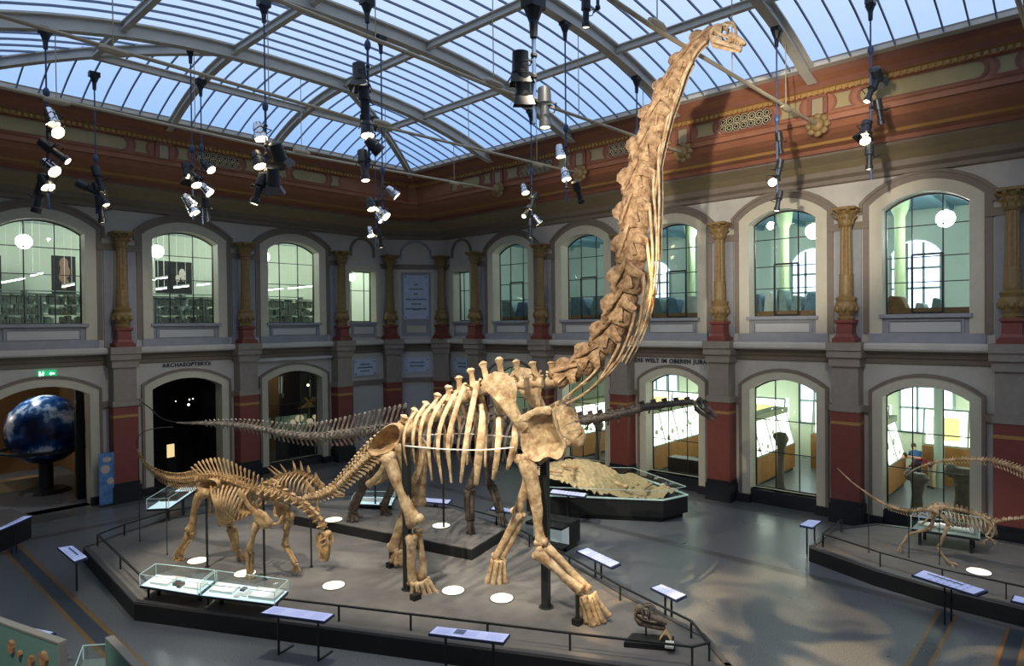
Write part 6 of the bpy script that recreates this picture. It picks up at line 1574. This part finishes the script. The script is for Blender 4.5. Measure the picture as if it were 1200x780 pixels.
for a, b, w in (((325, 557), (313, 547), 1.5), ((329, 555), (317, 545), 1.6), ((335, 553), (328, 543), 1.6), ((346, 551), (343, 539), 2), ((354, 551), (352, 540), 2), ((362, 553), (361, 545), 2.6), ((370, 560), (370, 553), 2.2)):
    for off in (.09, -.09): K.bone('back_spike', [(*a, w), ((a[0] + b[0]) / 2, (a[1] + b[1]) / 2, w * .8), (*b, .35)], off, flat=.5, knob=False)
for mr in (False, True):
    K.plate('hip_blade', [(310, 566), (318, 560), (326, 562), (328, 567), (318, 570)], .22, .04, mirror=mr)
    K.bone('thigh_bone', [(320, 568, 2.6), (322, 577, 2), (323, 586, 2.6)], .24, mirror=mr); K.bone('shin_bone', [(323, 588, 2.2), (322, 595, 1.6), (321, 602, 2)], .24, mirror=mr)
    K.bone('upper_arm_bone', [(366, 577, 2.4), (362, 583, 1.8), (360, 588, 2.3)], .26, mirror=mr); K.bone('forearm_bone', [(360, 590, 2), (361, 595, 1.5), (361, 601, 1.8)], .26, mirror=mr)
    K.bone('shoulder_blade', [(358, 563, 2.6), (362, 569, 2), (367, 575, 3.2)], .3, flat=.3, mirror=mr, knob=False)
    K.bone('foot_bone', [(321, 603, 2), (324, 605, 2)], .24, mirror=mr, knob=False); K.bone('foot_bone', [(361, 602, 1.9), (364, 604, 1.8)], .26, mirror=mr, knob=False)
K.post(340, 560, 605, .02, .7)

# ---------------------------------------------------------------- long dark skeleton on the raised platform
PP = Plane((12.17, 14.97), (.38, -.925))
Dp = Skel('dark_sauropod_skeleton', 'long dark grey sauropod skeleton stretched out behind the tallest skeleton', PP, (12.17, 14.97, .7), M_bone_dark)
M_bone_grey = mat('grey_bone', (206, 192, 174), .6, noise=.35, nscale=6, bump=.4, bscale=25, col2=(112, 100, 88))
Dp.column('tail_vertebra', [(472, 500), (450, 503), (425, 506), (400, 509), (378, 511), (355, 511), (332, 508), (308, 503), (284, 499), (260, 497), (238, 496)], 44, 6, 2, (27, 4), (8, 1.5), (11, 2), .9, .45, m=M_bone_grey)
Dp.column('tail_tip_vertebra', [(238, 496), (222, 496), (207, 495)], 12, 1.8, .9, (3, 1), 0, 0, .4, .3, m=M_bone_grey)
Dp.rod('tail_rod', [(208, 495), (195, 492), (185, 487), (177, 479), (166, 471)], .02)
Dp.column('back_vertebra', [(474, 499), (500, 494), (530, 491), (560, 490), (590, 490), (620, 491), (650, 493)], 14, 6, 5, (22, 12), (10, 8), 0, 1, .1)
Dp.column('neck_vertebra', [(652, 494), (672, 494), (692, 492), (710, 489), (727, 485), (743, 481), (758, 477), (774, 475), (790, 473), (803, 472), (813, 471)], 13, 6.4, 3.2, (12, 7), (8, 4), (6, 3), .6, .1, tpu=-.6, gap=1.04)
o = PP.P(815, 470); Dp.skull(o, PP.P(840, 486) - o, V((.2, 0, 1)), (PP.P(841, 486) - o).length, crest=.35)
for i in range(11):
    f = i / 10; x = lerp(490, 628, f)
    for mr in (False, True): Dp.bone('rib', [(x, 492, 1.8, .15), (x - 7, 510, 1.8, .65), (x - 9, 532, 1.6, .8), (x - 2, 552 - 10 * abs(f - .5), 1, .6)], flat=.6, n=6, knob=False, mirror=mr)
for mr in (False, True):
    Dp.plate('hip_blade', [(455, 505), (462, 492), (478, 488), (492, 493), (494, 504), (478, 512)], .4, .08, mirror=mr)
    Dp.bone('shoulder_blade', [(586, 494, 8), (580, 508, 5), (572, 522, 5), (566, 532, 8)], .55, flat=.3, mirror=mr, knob=False)
Dp.bone('thigh_bone', [(466, 508, 7), (450, 528, 5), (436, 552, 6.5)], .42); Dp.bone('shin_bone', [(433, 556, 6), (424, 575, 4.4), (414, 598, 5)], .42); Dp.bone('calf_bone', [(428, 558, 4), (419, 578, 3), (411, 597, 3.6)], .5)
Dp.foot((412, 600), [(407, 611, .1), (413, 613, .1), (419, 611, 0), (425, 606, -.1)], .42, 2.6)
Dp.bone('thigh_bone', [(480, 508, 7), (474, 530, 5), (466, 552, 6.5)], -.4); Dp.bone('shin_bone', [(464, 556, 5.5), (458, 573, 4), (450, 592, 5)], -.4)
Dp.foot((449, 594), [(447, 604, 0), (453, 606, 0), (459, 603, -.1)], -.42, 2.4)
Dp.bone('upper_arm_bone', [(564, 530, 6.5), (558, 548, 4.6), (551, 572, 5.2)], .4); Dp.bone('forearm_bone', [(548, 576, 4), (547, 592, 3), (549, 608, 3.6)], .42); Dp.bone('forearm_bone', [(553, 576, 4), (553, 592, 3), (553, 608, 3.6)], .34)
Dp.foot((551, 610), [(547, 625, .05), (551, 628, .05), (556, 627, -.05)], .38, 2.3)
Dp.bone('upper_arm_bone', [(572, 534, 6), (572, 548, 4.4), (574, 566, 5)], -.42); Dp.bone('forearm_bone', [(575, 570, 4), (579, 583, 3), (584, 599, 3.4)], -.44); Dp.bone('forearm_bone', [(579, 570, 3.5), (584, 584, 2.6), (588, 598, 3)], -.5)
Dp.foot((586, 601), [(585, 614, .05), (590, 616, .0), (594, 613, -.06)], -.45, 2.1)
Dp.post(520, 492, 618, .03, .7); Dp.post(440, 505, 596, .03, .7)

# ---------------------------------------------------------------- small runner on the right podium
PE_ = Plane((19.35, 3.7), (.05, -1))
E = Skel('small_theropod_skeleton', 'slender tan two-legged skeleton with thin tail on the right podium', PE_, (19.35, 3.5, DZ), M_bone_pale)
E.column('tail_vertebra', [(1012, 575), (1025, 584), (1040, 592), (1055, 597), (1068, 599), (1081, 598), (1093, 595)][::-1], 30, 2.3, .9, (5, 2), (3, .8), (5, 1.5), .6, .3)
E.column('tail_tip_vertebra', [(1012, 575), (1000, 566), (990, 557), (981, 548)], 18, .85, .5, (1.2, .7), 0, 0, .4, 0)
E.column('back_vertebra', [(1093, 595), (1104, 594), (1116, 596), (1128, 598), (1140, 601), (1152, 605), (1162, 609), (1168, 612)], 14, 2.2, 2.1, (6, 5), (4, 3), 0, .8, .1)
E.column('neck_vertebra', [(1168, 612), (1177, 609), (1187, 608), (1198, 607), (1210, 604), (1222, 598), (1232, 592)], 10, 2, 1.6, (3.5, 2.5), (3, 2), 0, .7, 0)
o = PE_.P(1233, 591); E.skull(o, PE_.P(1252, 597) - o, V((0, 0, 1)), (PE_.P(1252, 596) - o).length, crest=.3)
for i in range(12):
    f = i / 11; x = lerp(1108, 1164, f); y = lerp(598, 612, f)
    for mr in (False, True): E.bone('rib', [(x, y, .7, .05), (x + 1, y + 6, .7, .18), (x + 2, y + 12, .6, .2), (x + 4, y + 17, .45, .12)], flat=.8, n=5, knob=False, mirror=mr)
for mr in (False, True):
    E.plate('hip_blade', [(1084, 597), (1092, 592), (1104, 591), (1110, 595), (1102, 600), (1092, 601)], .12, .03, mirror=mr)
    E.bone('hip_bone', [(1098, 600, 1.2, .1), (1108, 608, 1, .06), (1117, 616, 1.6, .02)], mirror=mr, knob=False); E.bone('hip_bone', [(1095, 600, 1.1, .1), (1088, 607, .9, .05), (1081, 613, 1.2, .02)], mirror=mr, knob=False)
    E.bone('shoulder_blade', [(1150, 606, 1.4), (1157, 611, 1.2), (1163, 617, 2)], .17, flat=.4, mirror=mr, knob=False)
E.bone('thigh_bone', [(1098, 599, 2.3), (1105, 606, 1.8), (1112, 615, 2.6)], .16); E.bone('shin_bone', [(1111, 617, 2.6), (1106, 627, 1.7), (1100, 640, 1.8)], .16); E.bone('foot_bone', [(1100, 642, 1.7), (1105, 651, 1.3), (1112, 659, 1.6)], .16)
E.foot((1112, 659), [(1123, 662, .02), (1118, 665, .08), (1121, 660, -.05)], .16, 1.1, name='toe_bone')
E.bone('thigh_bone', [(1096, 599, 2.3), (1094, 608, 1.8), (1091, 617, 2.4)], -.14); E.bone('shin_bone', [(1090, 619, 2.4), (1078, 622, 1.7), (1065, 626, 1.7)], -.14); E.bone('foot_bone', [(1063, 628, 1.6), (1059, 635, 1.2), (1055, 641, 1.4)], -.14)
E.foot((1055, 641), [(1052, 646, .03), (1056, 647, .03), (1059, 646, -.03)], -.14, .9, name='toe_bone')
E.bone('upper_arm_bone', [(1163, 617, 1.5), (1160, 622, 1.1), (1156, 627, 1.3)], .18); E.bone('forearm_bone', [(1156, 628, 1.1), (1160, 630, .8), (1164, 633, 1)], .18); E.foot((1164, 633), [(1167, 637, 0), (1169, 635, 0), (1166, 638, .02)], .18, .6, name='finger_bone')
E.bone('upper_arm_bone', [(1166, 616, 1.5), (1165, 622, 1.1), (1163, 627, 1.3)], -.16); E.bone('forearm_bone', [(1163, 628, 1.1), (1158, 631, .8), (1154, 633, 1)], -.16); E.foot((1154, 633), [(1150, 637, 0), (1153, 638, 0)], -.16, .6, name='finger_bone')
for x, a, b in ((1018, 580, 647), (1065, 599, 653), (1101, 597, 661)): E.post(x, a, b, .011, DZ)

# ---------------------------------------------------------------- tail of a second runner entering from the right
PT = Plane((20.9, .9), (.05, -1))
T_ = Skel('second_theropod_skeleton', 'pale tail of a larger skeleton reaching in from the right edge', PT, (20.9, -.2, DZ), M_bone_pale)
T_.column('tail_vertebra', [(1262, 566), (1240, 564), (1216, 558), (1200, 552), (1185, 546), (1170, 541.5), (1155, 539), (1140, 538), (1124, 538), (1108, 539.5), (1093, 542), (1080, 546)], 46, 3.6, .9, (8, 1.5), (4, .8), (8, 1.5), .7, .4)
T_.column('tail_tip_vertebra', [(1080, 546), (1071, 550), (1062, 557)], 8, .8, .5, (1, .6), 0, 0, .3, 0)
T_.column('back_vertebra', [(1262, 566), (1285, 566), (1310, 568), (1335, 566), (1355, 560)], 12, 3.8, 3.4, (9, 8), (6, 5), 0, .8, 0)
for i in range(10):
    x = 1280 + 8 * i
    for mr in (False, True): T_.bone('rib', [(x, 568, 1.2, .1), (x, 580, 1.2, .32), (x + 3, 598, 1, .34), (x + 7, 610, .7, .2)], flat=.7, n=5, knob=False, mirror=mr)
for mr in (False, True):
    T_.plate('hip_blade', [(1240, 565), (1256, 555), (1276, 557), (1284, 566), (1262, 571)], .22, .05, mirror=mr)
    T_.bone('thigh_bone', [(1262, 568, 4), (1270, 590, 3), (1278, 610, 4)], .3, mirror=mr); T_.bone('shin_bone', [(1276, 613, 4), (1266, 632, 2.6), (1258, 655, 3)], .3, mirror=mr); T_.bone('foot_bone', [(1258, 657, 3), (1264, 668, 2.2), (1270, 677, 2.6)], .3, mirror=mr)
T_.post(1262, 566, 680, .03, DZ)

# ---------------------------------------------------------------- skull shown by itself at the end of the podium
SKR = thing('display_skull', 'large dark dinosaur skull with lower jaw, on a small stand at the podium end', 'skull', on_z(760, 746, DZ))
PS = Plane((10.95, 6.55), (.45, -.9)); Sx = Skel.__new__(Skel); Sx.pl = PS; Sx.m = mat('brown_grey_skull', (150, 134, 118), .6, noise=.45, nscale=9, bump=.5, bscale=35, col2=(58, 48, 42)); Sx.r = SKR
o = PS.P(744, 716); Sx.skull(o, PS.P(782, 727) - o, V((.05, -.1, 1)), (PS.P(782, 727) - o).length)
bm = BM(); b = PS.P(757, 744); tube(bm, [PS.P(757, 724), b], .018, 6); obj('stand_rod', bm, M_black, SKR)
sb = [on_z(731, 752, DZ + .1), on_z(741, 741, DZ + .1), on_z(790, 745, DZ + .1), on_z(791, 757, DZ + .1)]
bm = BM(); prism(bm, [p.xy for p in sb][::-1], DZ, DZ + .1); obj('base', bm, M_podside, SKR)
lb = [on_z(779, 756.5, DZ + .14), on_z(780, 750, DZ + .2), on_z(790, 750.5, DZ + .2), on_z(789, 758, DZ + .14)]
bm = BM(); lo = [bm.verts.new(p) for p in lb]; hi = [bm.verts.new((p.x, p.y, DZ + .1)) for p in lb]
for i in range(4): bm.faces.new((lo[i], lo[(i + 1) % 4], hi[(i + 1) % 4], hi[i]))
bm.faces.new(lo); bm.faces.new(hi[::-1]); tag(obj('caption_card', bm, M_white), 'small white caption plate on the skull stand', 'card')
c = on_z(780, 749, DZ + .12); bm = BM(); a = V((.45, -.9, 0)).normalized(); s = V((.9, .45, 0)).normalized()
for sg in (-1, 1):
    L = [c + a * (.11 * sg) - s * .09, c + a * (.11 * sg) + s * .09, c + V((0, 0, .17)) + s * .09, c + V((0, 0, .17)) - s * .09]; k = V((0, 0, .012))
    lo = [bm.verts.new(p) for p in L]; hi = [bm.verts.new(p + k) for p in L]
    for i in range(4): bm.faces.new((lo[i], lo[(i + 1) % 4], hi[(i + 1) % 4], hi[i]))
    bm.faces.new(hi); bm.faces.new(lo[::-1])
tag(obj('folded_card', bm, mat('cream_card', (226, 190, 128), .7)), 'cream folded card standing beside the displayed skull', 'card')
# ================================================================== light
w = bpy.data.worlds.new('sky'); SC.world = w; w.use_nodes = True; nt = w.node_tree; bgn = nt.nodes['Background']
tc = nt.nodes.new('ShaderNodeTexCoord'); sx = nt.nodes.new('ShaderNodeSeparateXYZ'); nt.links.new(tc.outputs['Generated'], sx.inputs[0])
rp = nt.nodes.new('ShaderNodeValToRGB'); nt.links.new(sx.outputs['Z'], rp.inputs['Fac'])
rp.color_ramp.elements[0].position = .15; rp.color_ramp.elements[0].color = srgb(112, 156, 218)
rp.color_ramp.elements[1].position = .5; rp.color_ramp.elements[1].color = srgb(212, 226, 246)
e = rp.color_ramp.elements.new(.28); e.color = srgb(158, 192, 236)
nt.links.new(rp.outputs['Color'], bgn.inputs['Color']); bgn.inputs['Strength'].default_value = .92
def spot(frm, to, e, ang, col=(1, .88, .68), soft=.06, blend=.5):
    l = bpy.data.lights.new('hall_spot', 'SPOT'); l.energy = e; l.spot_size = math.radians(ang); l.spot_blend = blend; l.color = col; l.shadow_soft_size = soft
    o = link('hall_spot', l); o.location = frm; o.rotation_euler = (V(to) - V(frm)).to_track_quat('-Z', 'Y').to_euler()
    return l
spot((3.0, 6.29, 11.6), PG.P(640, 470), 2800, 38)
spot((-.9, 1.7, 8.2), (20.5, 8.2, 10.6), 9500, 25, (1, .89, .73), .12, .6)  # unseen spot by the near gallery wall, not on a pole; throws the neck shadow
spot((13.0, 3.5, 11.4), (23.0, 8.0, 9.2), 620, 85, (1, .9, .74), .2, .9)  # wash spot added to brighten the upper right wall, clear of the neck
spot((14.5, 12.5, 11.3), (23.0, 14.5, 8.5), 320, 85, (1, .92, .8), .2, .9)  # second added wash, lightens the right wall farther along
spot((4.2, 10.5, 11.6), PG.P(500, 560), 2600, 36)
spot((6.0, 4.4, 12.0), PG.P(650, 640), 1900, 30)
spot((3.2, 14.8, 11.0), PD_.P(270, 600), 2300, 34, (1, .9, .72))
spot((8.0, 19.0, 11.2), PD_.P(260, 600), 700, 40)
spot((9.5, 14.8, 11.6), PP.P(330, 505), 1300, 34, (1, .94, .84))
spot((12.4, 10.5, 11.4), PP.P(560, 560), 1100, 60, (1, .92, .8))
spot((7.0, 12.0, 11.4), (8.8, 10.2, 0), 1100, 60, (1, .92, .78))
spot((12.0, 14.8, 11.2), (18.4, 13.0, .9), 2600, 30, (1, .88, .66))
spot((14.0, 6.3, 11.0), PE_.P(1110, 615), 1300, 30, (1, .9, .74))
spot((8.2, 19.1, 10.8), (6, 27.6, 3.0), 300, 80, (1, .9, .75))
# added gobo spot: its noise stands in for reflected dapples on the right floor
g = spot((9.5, 6.3, 11.6), (13.2, 3.6, 0), 7500, 52, (1, .82, .58), .02, .35)
g.use_nodes = True; nt = g.node_tree; em = nt.nodes['Emission']
tc = nt.nodes.new('ShaderNodeTexCoord'); nz = nt.nodes.new('ShaderNodeTexNoise'); nz.inputs['Scale'].default_value = 5.5; nz.inputs['Detail'].default_value = 2; nz.inputs['Distortion'].default_value = .8
nt.links.new(tc.outputs['Normal'], nz.inputs['Vector']); rp = nt.nodes.new('ShaderNodeValToRGB'); nt.links.new(nz.outputs['Fac'], rp.inputs['Fac'])
rp.color_ramp.elements[0].position = .5; rp.color_ramp.elements[0].color = (.04, .04, .04, 1); rp.color_ramp.elements[1].position = .62; rp.color_ramp.elements[1].color = (1, .82, .58, 1)
nt.links.new(rp.outputs['Color'], em.inputs['Color'])
spot((-.7, 8.6, 8.8), (2.2, 12.2, 1.6), 900, 30, (1, .95, .85))  # spot added away from the poles to light the teal display wall
room_light(PE(.5, .5, 1.17), 3, (.95, 1, 1), .03)  # lamp added under this case's glass to brighten the white bones
# small lamps inside the book cases
for P_ in (PA, PB):
    for u in (.25, .75): room_light(P_(u, .5, zc + .24), 2.0, (.95, 1, 1), .03)
SC.view_settings.view_transform = 'Standard'; SC.view_settings.look = 'None'; SC.view_settings.gamma = 1; SC.view_settings.exposure = .52
SC.view_settings.use_curve_mapping = False
SC.cycles.max_bounces = 6; SC.cycles.transparent_max_bounces = 16; SC.cycles.sample_clamp_indirect = 4
SC.cycles.use_denoising = True
